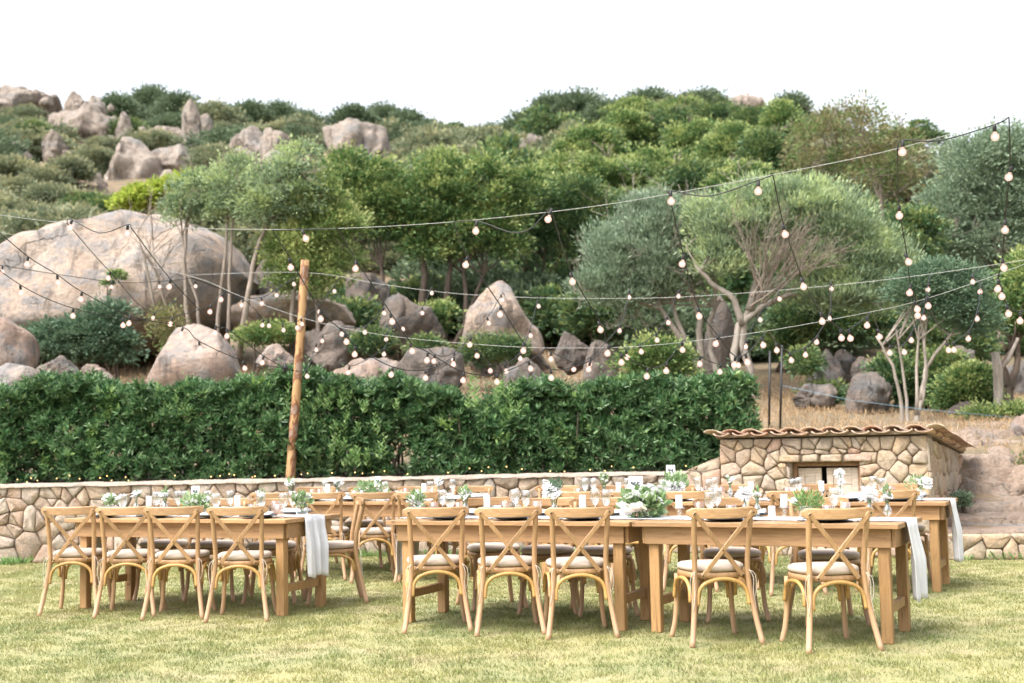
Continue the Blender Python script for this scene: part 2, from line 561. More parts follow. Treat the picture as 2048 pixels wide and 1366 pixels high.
class MB:
    def __init__(self):
        self.v, self.f, self.sm = [], [], []

    def add(self, vs_, fs, smooth=False):
        o = len(self.v)
        self.v += [tuple(p) for p in vs_]
        self.f += [tuple(i + o for i in q) for q in fs]
        self.sm += [smooth] * len(fs)
        return self

    def box(self, c, s, rot=None, bev=0.0):
        hx, hy, hz = s[0] / 2, s[1] / 2, s[2] / 2
        if bev <= 0:
            vs_ = [Vector((x, y, z)) for z in (-hz, hz) for y in (-hy, hy) for x in (-hx, hx)]
            fs = [(0, 2, 3, 1), (4, 5, 7, 6), (0, 1, 5, 4), (2, 6, 7, 3), (0, 4, 6, 2), (1, 3, 7, 5)]
        else:
            b = bev
            vs_, fs, idx = [], [], {}
            for sx in (-1, 1):
                for sy in (-1, 1):
                    for sz in (-1, 1):
                        for ax in range(3):
                            p = [sx * (hx - b), sy * (hy - b), sz * (hz - b)]
                            p[ax] = (sx * hx, sy * hy, sz * hz)[ax]
                            idx[(sx, sy, sz, ax)] = len(vs_)
                            vs_.append(Vector(p))
            for ax in range(3):
                o = [a for a in range(3) if a != ax]
                for s0 in (-1, 1):
                    q = []
                    for (a, b2) in ((-1, -1), (1, -1), (1, 1), (-1, 1)):
                        k = [0, 0, 0]
                        k[ax], k[o[0]], k[o[1]] = s0, a, b2
                        q.append(idx[(*k, ax)])
                    flip = (s0 > 0) != (ax != 1)
                    fs.append(tuple(q if not flip else q[::-1]))
            for ax in range(3):
                o = [a for a in range(3) if a != ax]
                for a in (-1, 1):
                    for b2 in (-1, 1):
                        k0, k1 = [0, 0, 0], [0, 0, 0]
                        k0[ax], k1[ax] = -1, 1
                        k0[o[0]] = k1[o[0]] = a
                        k0[o[1]] = k1[o[1]] = b2
                        fs.append((idx[(*k0, o[0])], idx[(*k1, o[0])], idx[(*k1, o[1])], idx[(*k0, o[1])]))
            for sx in (-1, 1):
                for sy in (-1, 1):
                    for sz in (-1, 1):
                        fs.append(tuple(idx[(sx, sy, sz, a)] for a in range(3)))
        c = Vector(c)
        if rot is not None:
            vs_ = [rot @ p for p in vs_]
        return self.add([p + c for p in vs_], fs)

    def bar(self, a, b, w, t, up=(0, 0, 1), bev=0.0):
        """rectangular bar from a to b, w wide across, t thick along up"""
        a, b, up = Vector(a), Vector(b), Vector(up)
        d = (b - a)
        L = d.length
        z = d.normalized()
        x = up.cross(z).normalized()
        y = z.cross(x)
        return self.box((a + b) / 2, (w, t, L), Matrix((x, y, z)).transposed(), bev)

    def tube(self, pts, radii, n=8, cap=True, flat=1.0):
        pts = [Vector(p) for p in pts]
        if not hasattr(radii, '__len__'):
            radii = [radii] * len(pts)
        vs_, fs = [], []
        px = None
        for i, p in enumerate(pts):
            d = pts[min(i + 1, len(pts) - 1)] - pts[max(i - 1, 0)]
            if px is None:
                x, y = frame_of(d)
            else:
                dn = d.normalized()
                x = (px - dn * px.dot(dn))
                x = x.normalized() if x.length > 1e-6 else frame_of(d)[0]
                y = dn.cross(x)
            px = x
            for k in range(n):
                a = 2 * PI * k / n
                vs_.append(p + (x * math.cos(a) + y * math.sin(a) * flat) * radii[i])
        for i in range(len(pts) - 1):
            for k in range(n):
                k2 = (k + 1) % n
                fs.append((i * n + k, i * n + k2, (i + 1) * n + k2, (i + 1) * n + k))
        if cap:
            fs.append(tuple(range(n))[::-1])
            fs.append(tuple((len(pts) - 1) * n + k for k in range(n)))
        return self.add(vs_, fs, True)

    def lathe(self, prof, n=16, c=(0, 0, 0)):
        c = Vector(c)
        vs_, fs = [], []
        for (r, z) in prof:
            for k in range(n):
                a = 2 * PI * k / n
                vs_.append(c + Vector((r * math.cos(a), r * math.sin(a), z)))
        for i in range(len(prof) - 1):
            for k in range(n):
                k2 = (k + 1) % n
                fs.append((i * n + k, i * n + k2, (i + 1) * n + k2, (i + 1) * n + k))
        return self.add(vs_, fs, True)

    def sphere(self, c, r, n=10, m=6):
        prof = [(max(1e-4, r * math.sin(PI * i / m)), -r * math.cos(PI * i / m)) for i in range(m + 1)]
        return self.lathe(prof, n, c)

    def mesh(self, name):
        me = bpy.data.meshes.new(name)
        me.from_pydata(self.v, [], self.f)
        me.polygons.foreach_set('use_smooth', self.sm)
        me.update()
        return me

    def build(self, name, mat, parent=None, loc=None):
        return obj(name, self.mesh(name), mat, parent, loc)


def obj(name, me, mat, parent=None, loc=None):
    if mat and not me.materials:
        me.materials.append(MATS[mat])
    o = bpy.data.objects.new(name, me)
    COL.objects.link(o)
    if parent is not None:
        o.parent = parent
    if loc is not None:
        o.location = loc
    return o


def tag(o, label=None, cat=None, group=None, kind=None):
    if label:
        o['label'] = label
    if cat:
        o['category'] = cat
    if group:
        o['group'] = group
    if kind:
        o['kind'] = kind
    return o


def empty(name, loc=(0, 0, 0), rz=0, label=None, cat=None, group=None):
    o = bpy.data.objects.new(name, None)
    COL.objects.link(o)
    o.location = loc
    o.rotation_euler = (0, 0, rz)
    o.empty_display_size = 0.1
    return tag(o, label, cat, group)


KIDS = {}


def copy_tree(o, parent=None):
    c = o.copy()
    COL.objects.link(c)
    c.parent = parent
    for ch in o.children:
        copy_tree(ch, c)
    return c


def np_mesh(name, verts, faces, smooth=False):
    verts = np.ascontiguousarray(verts, dtype=np.float32)
    faces = np.ascontiguousarray(faces, dtype=np.int32)
    k = faces.shape[1]
    me = bpy.data.meshes.new(name)
    me.vertices.add(len(verts))
    me.vertices.foreach_set('co', verts.ravel())
    me.loops.add(faces.size)
    me.loops.foreach_set('vertex_index', faces.ravel())
    me.polygons.add(len(faces))
    me.polygons.foreach_set('loop_start', np.arange(0, faces.size, k, dtype=np.int32))
    me.polygons.foreach_set('use_smooth', np.full(len(faces), smooth, dtype=bool))
    me.update(calc_edges=True)
    me.validate()
    return me


def nrm(a):
    return a / np.maximum(np.linalg.norm(a, axis=1, keepdims=True), 1e-9)


def leaf_quads(pos, direc, size, aspect=0.45, curl=0.12, upref=None):
    """one folded diamond leaf per position, growing along direc"""
    n = len(pos)
    d = nrm(direc)
    ref = nrm(rng.normal(size=(n, 3))) if upref is None else nrm(upref + rng.normal(size=(n, 3)) * 0.4)
    w = nrm(np.cross(d, ref))
    nn = np.cross(w, d)
    L = np.asarray(size).reshape(-1, 1) * np.ones((n, 1))
    a = pos
    b = pos + d * L * 0.45 + w * L * aspect * 0.5 + nn * L * curl
    c = pos + d * L
    e = pos + d * L * 0.45 - w * L * aspect * 0.5 + nn * L * curl
    v = np.stack([a, b, c, e], 1).reshape(-1, 3)
    f = np.arange(4 * n).reshape(n, 4)
    return v, f


LIT_SHOOT = [None]


def add_lit_shoots(me):
    """per-leaf flag: how near a shoot tip the leaf grows"""
    at = me.attributes.new('shoot', 'FLOAT', 'FACE')
    at.data.foreach_set('value', LIT_SHOOT[0].astype(np.float32))
    return me


def leaf_cloud(ells, nclump, nleaf, lsize, rc=0.22, upb=0.0, aspect=0.5, top=0.25, shell=(0.45, 1.0), spread=0.55, gap=0.0):
    """ells: list of (centre, (rx, ry, rz)); clumps of leaves spread through their volume"""
    vol = np.array([e[1][0] * e[1][1] * e[1][2] for e in ells]) ** 0.67
    cnt = np.maximum(1, (nclump * vol / vol.sum()).astype(int))
    P, Dn, SHs = [], [], []
    for (c, r), k in zip(ells, cnt):
        u = nrm(rng.normal(size=(k, 3)) + np.array([0, 0, top]))
        rad = shell[0] + (shell[1] - shell[0]) * rng.random((k, 1)) ** 0.5
        cc = np.array(c) + u * rad * np.array(r)
        rr = rc * (0.6 + 0.8 * rng.random((k, 1)))
        o = nrm(rng.normal(size=(k * nleaf, 3)))
        rr2 = np.repeat(rr, nleaf, 0) * rng.random((k * nleaf, 1)) ** 0.33
        o[:, 2] = np.where(o[:, 2] < -.25, -o[:, 2] * .6, o[:, 2])
        p = np.repeat(cc, nleaf, 0) + o * rr2 * np.array([1, 1, 0.75])
        dd = o * 0.8 + np.repeat(u, nleaf, 0) * spread + rng.normal(size=o.shape) * 0.35 + np.array([0, 0, upb])
        P.append(p)
        Dn.append(dd)
        SHs.append(np.clip((o[:, 2] * .5 + .5) * (rr2 / np.repeat(rr, nleaf, 0))[:, 0] + .12 * rng.normal(size=len(o)), 0, 1))  # rises towards the clump's top and outside, for the painted top light
    P, Dn, sh = np.concatenate(P), np.concatenate(Dn), np.concatenate(SHs)
    if gap > 0:
        keep = rng.random(len(P)) > gap
        P, Dn, sh = P[keep], Dn[keep], sh[keep]
    LIT_SHOOT[0] = sh
    return leaf_quads(P, Dn, lsize * (0.7 + 0.6 * rng.random(len(P))), aspect)


def twigs(mb, p, d, L, r, depth, spread=0.55, n=3, up=0.15, seg=3, sides=4, minr=0.004):
    """recursive bare branches"""
    pts, rad = [p.copy()], [r]
    q, dd = p.copy(), d.normalized()
    for i in range(seg):
        dd = (dd + Vector((random.gauss(0, .16), random.gauss(0, .16), random.gauss(0, .12) + up * 0.3))).normalized()
        q = q + dd * (L / seg)
        pts.append(q.copy())
        rad.append(max(minr, r * (1 - 0.45 * (i + 1) / seg)))
    mb.tube(pts, rad, sides, cap=False)
    if depth > 0:
        for k in range(n):
            t = random.uniform(0.45, 1.0)
            i = min(seg, max(1, int(round(t * seg))))
            nd = (dd + Vector((random.gauss(0, spread), random.gauss(0, spread), random.gauss(0, spread) + up))).normalized()
            twigs(mb, pts[i], nd, L * random.uniform(0.5, 0.8), rad[i] * 0.62, depth - 1, spread, n, up, seg, sides, minr)


# ------------------------------------------------------------------ ground and hillside
def prof(x, pts):
    return np.interp(x, [p[0] for p in pts], [p[1] for p in pts])


LEFT = [(15, .85), (16.3, .88), (18, 1.0), (21, 1.5), (25, 2.4), (30, 3.4), (36, 4.8), (45, 8), (60, 13.5), (80, 20.2), (100, 26), (115, 28),
        (140, 25), (220, 16)]
RIGHT = [(14.3, .22), (15.0, .42), (15.7, .55), (16.3, .95), (17.2, 1.33), (18, 1.45), (20, 1.65), (24, 2.1), (30, 3.3), (36, 4.8), (45, 8),
         (60, 14.0), (80, 20.5), (100, 25), (115, 26), (140, 22), (220, 16)]


def hz(X, Y):
    X, Y = np.asarray(X, float), np.asarray(Y, float)
    a, b = prof(Y, LEFT), prof(Y, RIGHT)
    k = np.clip((X - 2.6) / 2.2, 0, 1)
    z = a * (1 - k) + b * k
    q = X / np.maximum(Y, 1)
    z = z * np.where(Y > 45, 1 - np.clip((Y - 45) / 40, 0, 1) * 0.085 * np.exp(-((q + .04) / .09) ** 2), 1)
    rt = np.clip((q - .27) / .09, 0, 1)
    z = z * np.where(Y > 40, 1 - np.clip((Y - 40) / 30, 0, 1) * .26 * rt * rt * (3 - 2 * rt), 1)
    amp = np.clip((Y - 17) * 0.02, 0, 0.9)
    z = z + amp * (np.sin(X * .55 + 1.3) * np.sin(Y * .43) * .45 + np.sin(X * 1.7 + Y * .9) * .18)
    return z


def hzf(x, y):
    return float(hz(x, y))


def GT(px, py, lo=16.5, hi=130):
    """where the pixel's ray meets the hillside"""
    d = ray(px, py)
    y = lo
    while y < hi:
        p = Vector((0, 0, CAM_H)) + d * (y / d.y)
        if p.z < hzf(p.x, p.y):
            return p
        y += 0.15 + y * 0.004
    return Vector((0, 0, CAM_H)) + d * (hi / d.y)


def plane_mesh(name, x0, x1, y0, y1, nx, ny, zf):
    xs, ys = np.linspace(x0, x1, nx), np.linspace(y0, y1, ny)
    Xg, Yg = np.meshgrid(xs, ys)
    Z = zf(Xg, Yg)
    v = np.stack([Xg, Yg, Z], -1).reshape(-1, 3)
    i = np.arange(nx * ny).reshape(ny, nx)
    f = np.stack([i[:-1, :-1], i[:-1, 1:], i[1:, 1:], i[1:, :-1]], -1).reshape(-1, 4)
    return np_mesh(name, v, f, True)


tag(obj('lawn', plane_mesh('lawn', -400, 400, -300, 17.2, 40, 40, lambda X, Y: X * 0), 'lawn_soil'), kind='structure')


def hillside():
    nx, ny = 260, 190
    xs = np.concatenate([np.linspace(-260, -45, 40), np.linspace(-44, 44, 180), np.linspace(45, 260, 40)])
    t = np.linspace(0, 1, ny)
    y0 = np.interp(xs, [-300, 4.35, 4.95, 300], [16.32, 16.32, 14.32, 14.32])
    Yg = y0[None, :] + (t[:, None] ** 2.2) * (220 - y0[None, :])
    Xg = np.repeat(xs[None, :], ny, 0)
    Z = hz(Xg, Yg)
    # rocky ledges on the bank beside the hut
    led = np.clip((Xg - 4.6) / .4, 0, 1) * np.clip((17.6 - Yg) / .8, 0, 1)
    nz = np.vectorize(lambda x, y: noise.noise((x * 1.3, y * 2.3, 3.1)) * .09 + noise.noise((x * 4, y * 6, 1.0)) * .035)(Xg, Yg)
    Z = Z + nz * (led + 0.25)
    v = np.stack([Xg, Yg, Z], -1).reshape(-1, 3)
    n2 = len(xs)
    i = np.arange(n2 * ny).reshape(ny, n2)
    f = np.stack([i[:-1, :-1], i[:-1, 1:], i[1:, 1:], i[1:, :-1]], -1).reshape(-1, 4)
    tag(obj('hillside', np_mesh('hillside', v, f, True), 'hill_soil'), kind='structure')


hillside()


def rock_bank():
    xs, ys = np.linspace(4.35, 10.5, 150), np.linspace(14.34, 18.4, 120)
    Xg, Yg = np.meshgrid(xs, ys)
    Yg = np.maximum(Yg, np.interp(Xg, [4.35, 4.95], [16.34, 14.34]))
    nf = np.vectorize(lambda x, y: noise.fractal((x * 1.1, y * 1.6, 7.0), .9, 2.1, 5))(Xg, Yg)
    n2 = np.vectorize(lambda x, y: noise.fractal((x * 5.0, y * 7.0, 2.0), .8, 2.1, 3))(Xg, Yg)
    z = hz(Xg, Yg) + nf * .10
    st_ = .17
    q = z / st_
    fl = np.floor(q)
    fr_ = q - fl
    zs = (fl + np.clip((fr_ - .62) / .38, 0, 1) ** 1.2) * st_
    k = np.clip((17.6 - Yg) / .9, 0, 1)
    z = z * (1 - k) + (zs + .06) * k + n2 * .030
    edge = np.clip((18.4 - Yg) / .3, 0, 1) * np.clip((Yg - 14.34) / .15, 0, 1)
    z = np.minimum(z, hz(Xg, Yg) + .22 * edge - .05 * (1 - edge) + .02)
    v = np.stack([Xg, Yg, z], -1).reshape(-1, 3)
    i = np.arange(Xg.size).reshape(Xg.shape)
    f = np.stack([i[:-1, :-1], i[:-1, 1:], i[1:, 1:], i[1:, :-1]], -1).reshape(-1, 4)
    tag(obj('rock_terrace', np_mesh('rock_terrace', v, f, False), 'terrace_rock'), kind='structure')


rock_bank()


def grass():
    n = 560000
    Y = 6.6 + (16.2 - 6.6) * rng.random(n) ** 0.85
    X = (rng.random(n) * 2 - 1) * (0.40 * Y + 1.3)
    keep = (Y < 16.0)
    X, Y = X[keep], Y[keep]
    # clumpiness and bare spots
    cell = np.sin(X * 9.1 + np.sin(Y * 7.3) * 2) * np.sin(Y * 8.7 + np.sin(X * 6.1) * 2)
    keep = rng.random(len(X)) < 0.62 + 0.38 * cell
    X, Y, cell = X[keep], Y[keep], cell[keep]
    n = len(X)
    h = (0.011 + 0.015 * rng.random(n)) * (1 + 0.4 * cell)
    a = rng.random(n) * 2 * PI
    wd = 0.0024 + 0.0016 * rng.random(n)
    lean = rng.normal(size=(n, 2)) * 0.55
    b0 = np.stack([X - np.cos(a) * wd, Y - np.sin(a) * wd, np.zeros(n) - .002], 1)
    b1 = np.stack([X + np.cos(a) * wd, Y + np.sin(a) * wd, np.zeros(n) - .002], 1)
    tp = np.stack([X + lean[:, 0] * h, Y + lean[:, 1] * h, h], 1)
    v = np.stack([b0, b1, tp], 1).reshape(-1, 3)
    f = np.arange(3 * n).reshape(n, 3)
    o = obj('grass', np_mesh('grass', v, f), 'grass_blade')
    tag(o, 'short yellow-green lawn grass around the tables', 'grass', kind='stuff')


grass()


def weeds():
    P, Dn, L = [], [], []
    for k in range(150):
        x0 = random.uniform(-7, 5.4)
        y0 = random.uniform(15.75, 16.05) if x0 < 2.0 else random.uniform(13.9, 14.25)
        if 2.0 <= x0 < 4.7:
            continue
        m = random.randint(8, 22)
        P.append(np.stack([x0 + rng.normal(size=m) * .05, y0 - np.abs(rng.normal(size=m)) * .03, np.zeros(m)], 1))
        Dn.append(np.stack([rng.normal(size=m) * .5, rng.normal(size=m) * .4, np.ones(m)], 1))
        L.append(0.05 + 0.09 * rng.random(m))
    v, f = leaf_quads(np.concatenate(P), np.concatenate(Dn), np.concatenate(L), 0.16)
    tag(obj('weeds', np_mesh('weeds', v, f), 'lush_leaf'), 'green weeds growing along the foot of the wall', 'weeds', kind='stuff')
    # dry grass on the bank
    n = 42000
    X = rng.uniform(2.0, 13, n)
    Y = rng.uniform(16.6, 26, n) ** 1.0
    z = hz(X, Y)
    m = rng.random(n) < np.clip(0.25 + 0.6 * np.sin(X * 1.9 + Y) * np.sin(Y * 1.3 + 2) + .35, 0.08, 1)
    X, Y, z = X[m], Y[m], z[m]
    n = len(X)
    v1, f1 = leaf_quads(np.stack([X, Y, z], 1), np.stack([rng.normal(size=n) * .45, rng.normal(size=n) * .45, np.ones(n)], 1),
                        0.05 + 0.09 * rng.random(n), 0.10)
    n = 15000
    X2 = rng.uniform(-10, 2.5, n)
    Y2 = rng.uniform(19, 31, n)
    v2, f2 = leaf_quads(np.stack([X2, Y2, hz(X2, Y2)], 1), np.stack([rng.normal(size=n) * .5, rng.normal(size=n) * .5, np.ones(n)], 1),
                        0.06 + 0.12 * rng.random(n), 0.12)
    tag(obj('dry_grass', np_mesh('dry_grass', np.concatenate([v1, v2]), np.concatenate([f1, f2 + len(v1)])), 'dry_grass'),
        'straw-coloured dry grass on the bank behind the wall', 'grass', kind='stuff')


weeds()


# ------------------------------------------------------------------ stone masonry
def clip(poly, p, n):
    out = []
    for i in range(len(poly)):
        a, b = poly[i], poly[(i + 1) % len(poly)]
        da, db = (a[0] - p[0]) * n[0] + (a[1] - p[1]) * n[1], (b[0] - p[0]) * n[0] + (b[1] - p[1]) * n[1]
        if da <= 0:
            out.append(a)
        if (da < 0 < db) or (db < 0 < da):
            t = da / (da - db)
            out.append((a[0] + (b[0] - a[0]) * t, a[1] + (b[1] - a[1]) * t))
    return out


def stones(w, h, cw, ch, seed, top=None, holes=(), jit=0.43, big=()):
    """irregular stones: polygons covering w x h, without the holes (x0,x1,y0,y1)"""
    rd = random.Random(seed)
    seeds = []
    ny = max(1, round(h / ch))
    for j in range(ny):
        nx = max(1, round(w / (cw * rd.uniform(.8, 1.25))))
        off = rd.uniform(-.3, .3)
        for i in range(nx):
            x = (i + .5 + off + rd.uniform(-jit, jit)) * w / nx
            y = (j + .5 + rd.uniform(-jit, jit) * .6) * h / ny
            if rd.random() < 0.34:
                seeds.append((x + cw * .22, y + ch * .22))
            seeds.append((x, y))
    for (bx, by, br) in big:
        seeds = [s for s in seeds if math.hypot((s[0] - bx), (s[1] - by)) > br * 1.35] + [(bx, by)]
    res = []
    for i, s in enumerate(seeds):
        poly = [(0, 0), (w, 0), (w, h), (0, h)]
        near = sorted((q for j, q in enumerate(seeds) if j != i), key=lambda q: (q[0] - s[0]) ** 2 + (q[1] - s[1]) ** 2)[:22]
        for q in near:
            poly = clip(poly, ((s[0] + q[0]) / 2, (s[1] + q[1]) / 2), (q[0] - s[0], q[1] - s[1]))
            if len(poly) < 3:
                break
        for (x0, x1, y0, y1) in holes:
            if len(poly) < 3:
                break
            cx, cy = sum(p[0] for p in poly) / len(poly), sum(p[1] for p in poly) / len(poly)
            opts = [((x0, 0), (1, 0), x0 - min(p[0] for p in poly)), ((x1, 0), (-1, 0), max(p[0] for p in poly) - x1),
                    ((0, y1), (0, -1), max(p[1] for p in poly) - y1), ((0, y0), (0, 1), y0 - min(p[1] for p in poly))]
            if max(p[0] for p in poly) > x0 and min(p[0] for p in poly) < x1 and max(p[1] for p in poly) > y0 and min(p[1] for p in poly) < y1:
                o = max(opts, key=lambda o: o[2])
                poly = clip(poly, o[0], o[1]) if o[2] > 0.03 else []
        if top and len(poly) >= 3:
            for (p, n) in top:
                poly = clip(poly, p, n)
                if len(poly) < 3:
                    break
        if len(poly) >= 3:
            A = abs(sum(poly[k][0] * poly[(k + 1) % len(poly)][1] - poly[(k + 1) % len(poly)][0] * poly[k][1] for k in range(len(poly)))) / 2
            if A > 0.003:
                res.append(poly)
    return res


def stone_obj(poly, parent, place, mat, gap=0.0032, depth=0.06, seed=0, bulge=0.026):
    rd = random.Random(seed)
    n = len(poly)
    cx, cy = sum(p[0] for p in poly) / n, sum(p[1] for p in poly) / n
    pts = []
    for i in range(n):                                  # round the corners
        a, b, c = poly[i - 1], poly[i], poly[(i + 1) % n]
        la, lc = math.hypot(a[0] - b[0], a[1] - b[1]), math.hypot(c[0] - b[0], c[1] - b[1])
        k = 0.015
        ta, tc = min(.38, k / max(la, 1e-4)), min(.38, k / max(lc, 1e-4))
        pts.append((b[0] + (a[0] - b[0]) * ta, b[1] + (a[1] - b[1]) * ta))
        pts.append((b[0] + (c[0] - b[0]) * tc, b[1] + (c[1] - b[1]) * tc))
    R = math.sqrt(sum((p[0] - cx) ** 2 + (p[1] - cy) ** 2 for p in pts) / len(pts))

    def ring(off, z, jz):
        out = []
        for (x, y) in pts:
            d = math.hypot(x - cx, y - cy)
            s = max(0.1, (d - off - rd.uniform(0, .006)) / max(d, 1e-4))
            out.append((x * s + cx * (1 - s) - cx, y * s + cy * (1 - s) - cy, z + rd.uniform(-jz, jz)))
        return out
    front = bulge * rd.uniform(.3, 1.3)
    tilt = (rd.uniform(-.12, .12), rd.uniform(-.12, .12))
    rings = [ring(gap, -depth, 0), ring(gap, front * .25, .004), ring(gap + R * .08, front * .85, .007), ring(gap + R * .5, front, .010)]
    vs_, fs = [], []
    m = len(pts)
    for q in rings:
        vs_ += [(x, y, z + (tilt[0] * x + tilt[1] * y if z > 0 else 0)) for x, y, z in q]
    for r in range(3):
        for k in range(m):
            k2 = (k + 1) % m
            fs.append((r * m + k, r * m + k2, (r + 1) * m + k2, (r + 1) * m + k))
    vs_.append((0, 0, front * 1.05))
    for k in range(m):
        fs.append((3 * m + k, 3 * m + (k + 1) % m, 4 * m))
    M = place
    w = [M @ Vector((x + cx, y + cy, z)) for x, y, z in vs_]
    c = M @ Vector((cx, cy, 0))
    mb = MB().add([p - c for p in w], fs, True)
    return mb.build('stone', mat, parent, c)


def masonry(parent, origin, ux, w, h, cw, ch, seed, mat, **kw):
    """stones on a vertical face starting at origin (parent space), running along ux; outward = ux x up"""
    ux = Vector(ux).normalized()
    up = Vector((0, 0, 1))
    nx = ux.cross(up)
    M = Matrix.Translation(origin) @ Matrix((ux, up, nx)).transposed().to_4x4()
    for k, p in enumerate(stones(w, h, cw, ch, seed, **kw)):
        stone_obj(p, parent, M, mat, seed=seed * 1000 + k)


WALL_Y = 15.95
wall = empty('stone_wall', (-8.4, WALL_Y, 0), 0, 'low rough stone wall along the back of the lawn below the hedge', 'stone wall')
WL = 10.9
MB().box((WL / 2, 0.2, 0.46), (WL, 0.36, 0.90)).build('core', 'mortar', wall)
masonry(wall, Vector((0, 0, 0)), (1, 0, 0), WL, 0.93, 0.215, 0.145, 5, 'wall_stone', big=((2.45, .22, .19), (2.9, .5, .13)))


def wall_cap():
    nx, ny = 150, 5
    v, f = [], []
    for j in range(ny):
        for i in range(nx):
            x = WL * i / (nx - 1)
            y = [-0.045, -0.035, 0.1, 0.3, 0.42][j]
            z = [0.915, 0.938, 0.958, 0.955, 0.90][j] + noise.noise((x * 3, j * 1.7, 0)) * .016 + noise.noise((x * 9, j * 3.1, 5)) * .012
            y += noise.noise((x * 6, j, 9)) * .018
            v.append((x, y, z))
    for j in range(ny - 1):
        for i in range(nx - 1):
            f.append((j * nx + i, j * nx + i + 1, (j + 1) * nx + i + 1, (j + 1) * nx + i))
    MB().add(v, f, True).build('coping', 'wall_cap', wall)


wall_cap()

# ---- hut
HA = math.radians(-27)
hut = empty('stone_hut', (2.40, 15.22, 0), HA, 'small stone hut with clay tile roof at the right end of the wall', 'hut')
HWd, HDp, HH = 2.34, 2.45, 1.33
DOOR = (0.83, 1.60, 0.0, 1.055)
for (x0, x1, z0, z1) in ((0, DOOR[0], 0, HH), (DOOR[1], HWd, 0, HH), (DOOR[0], DOOR[1], DOOR[3], HH)):
    MB().box(((x0 + x1) / 2, .17, (z0 + z1) / 2), (x1 - x0, .30, z1 - z0)).build('wall_core', 'mortar', hut)
MB().box((HWd - .17, HDp / 2 + .32, HH / 2 - .06), (.30, HDp - .64, HH - .12)).build('wall_core', 'mortar', hut)
MB().box((.17, HDp / 2 + .32, HH / 2 - .06), (.30, HDp - .64, HH - .12)).build('wall_core', 'mortar', hut)
MB().box((HWd / 2, HDp - .16, HH / 2 - .14), (HWd, .30, HH - .28)).build('wall_core', 'mortar', hut)
masonry(hut, Vector((0, 0, 0)), (1, 0, 0), HWd, HH, 0.20, 0.150, 21, 'hut_stone', holes=((DOOR[0], DOOR[1], -.1, DOOR[3] + .085),),
        jit=.42)
masonry(hut, Vector((HWd, 0, 0)), (0, 1, 0), HDp, HH - .03, 0.26, 0.21, 33, 'hut_stone', jit=.33,
        top=[((0, HH - .03), (-.09 * -1, 1))])
for k, (x0, x1) in enumerate(((DOOR[0] - .13, .95), (.97, 1.16), (1.18, 1.42), (1.44, DOOR[1] + .16))):       # lintel stones
    p = [(x0, DOOR[3] + .005), (x1 - .008, DOOR[3]), (x1 - .008, DOOR[3] + .085 + .008 * (k % 2)), (x0, DOOR[3] + .08)]
    stone_obj(p, hut, Matrix.Translation((0, -.03, 0)) @ Matrix(((1, 0, 0), (0, 0, -1), (0, 1, 0))).to_4x4(), 'hut_stone', 0.002, .12, 500 + k, .02)
# jamb pier and shutters
fr = MB()
fr.box(((DOOR[0] + DOOR[1]) / 2, .15, DOOR[3] - .025), (DOOR[1] - DOOR[0], .10, .05), bev=.004)
fr.box((DOOR[0] + .02, .15, .505), (.04, .09, 1.00), bev=.004)
fr.box((DOOR[1] - .02, .15, .505), (.04, .09, 1.00), bev=.004)
fr.build('door_frame', 'frame_wood', hut)
MB().box(((DOOR[0] + DOOR[1]) / 2, .42, .5), (DOOR[1] - DOOR[0] - .02, .02, .98)).build('interior', 'dark_interior', hut)  # black panel standing in for the unlit inside of the hut


def shutter(x0, x1, y):
    w = x1 - x0
    s = MB()
    s.box((.035, 0, .5), (.07, .03, .97), bev=.003)
    s.box((w - .035, 0, .5), (.07, .03, .97), bev=.003)
    s.box((w / 2, 0, .94), (w - .142, .028, .09), bev=.003)
    o = s.build('shutter', 'shutter_wood', hut, (x0, y, 0))
    for k in range(8):
        MB().box((w / 2, .004, .065 + k * .113), (w - .146, .018, .108), bev=.004).build('board', 'shutter_wood', o)


shutter(DOOR[0] + .045, DOOR[0] + .31, .16)
shutter(DOOR[0] + .375, DOOR[1] - .045, .14)
# roof tiles


def canal_tile(convex):
    n, L, r0, r1, t = 9, .46, .098, .078, .013
    v, f = [], []
    for (yy, r) in ((0, r0), (L, r1)):
        for rr in (r, r - t):
            for k in range(n):
                a = PI * (0.02 + .96 * k / (n - 1))
                z = math.sin(a) * rr * .40
                v.append((math.cos(a) * rr, yy, z if convex else -z))
    q = lambda a, b, c, d: f.append((a, b, c, d))
    for k in range(n - 1):
        q(k, k + 1, 2 * n + k + 1, 2 * n + k)
        q(n + k, 3 * n + k, 3 * n + k + 1, n + k + 1)
        q(k, n + k, n + k + 1, k + 1)
        q(2 * n + k, 2 * n + k + 1, 3 * n + k + 1, 3 * n + k)
    q(0, 2 * n, 3 * n, n)
    q(n - 1, 2 * n - 1, 4 * n - 1, 3 * n - 1)
    return MB().add(v, f, True).mesh('roof_tile')


TC, TP = canal_tile(True), canal_tile(False)
NT_ = 12
for row in range(6):
    for i in range(NT_):
        x = -.05 + (HWd + .16) * i / (NT_ - 1)
        yb, zb = -.14 + row * .42, HH + .055 - row * .042
        for (me, dx, dz) in ((TC, 0, .022), (TP, (HWd + .16) / (NT_ - 1) / 2, .018)):
            if me is TP and i == NT_ - 1:
                continue
            o = obj('roof_tile', me, 'roof_tile_clay', hut, (x + dx + random.uniform(-.008, .008), yb + random.uniform(-.012, .012), zb + dz + random.uniform(-.004, .006)))
            o.rotation_euler = (-.092 + random.uniform(-.012, .012), random.uniform(-.05, .05), random.uniform(-.03, .03))
MB().box((HWd / 2 + .0, HDp / 2 - .02, HH - .09), (HWd + .06, HDp + .1, .035), Matrix.Rotation(-.1, 3, 'X')).build('roof_deck', 'mortar', hut)

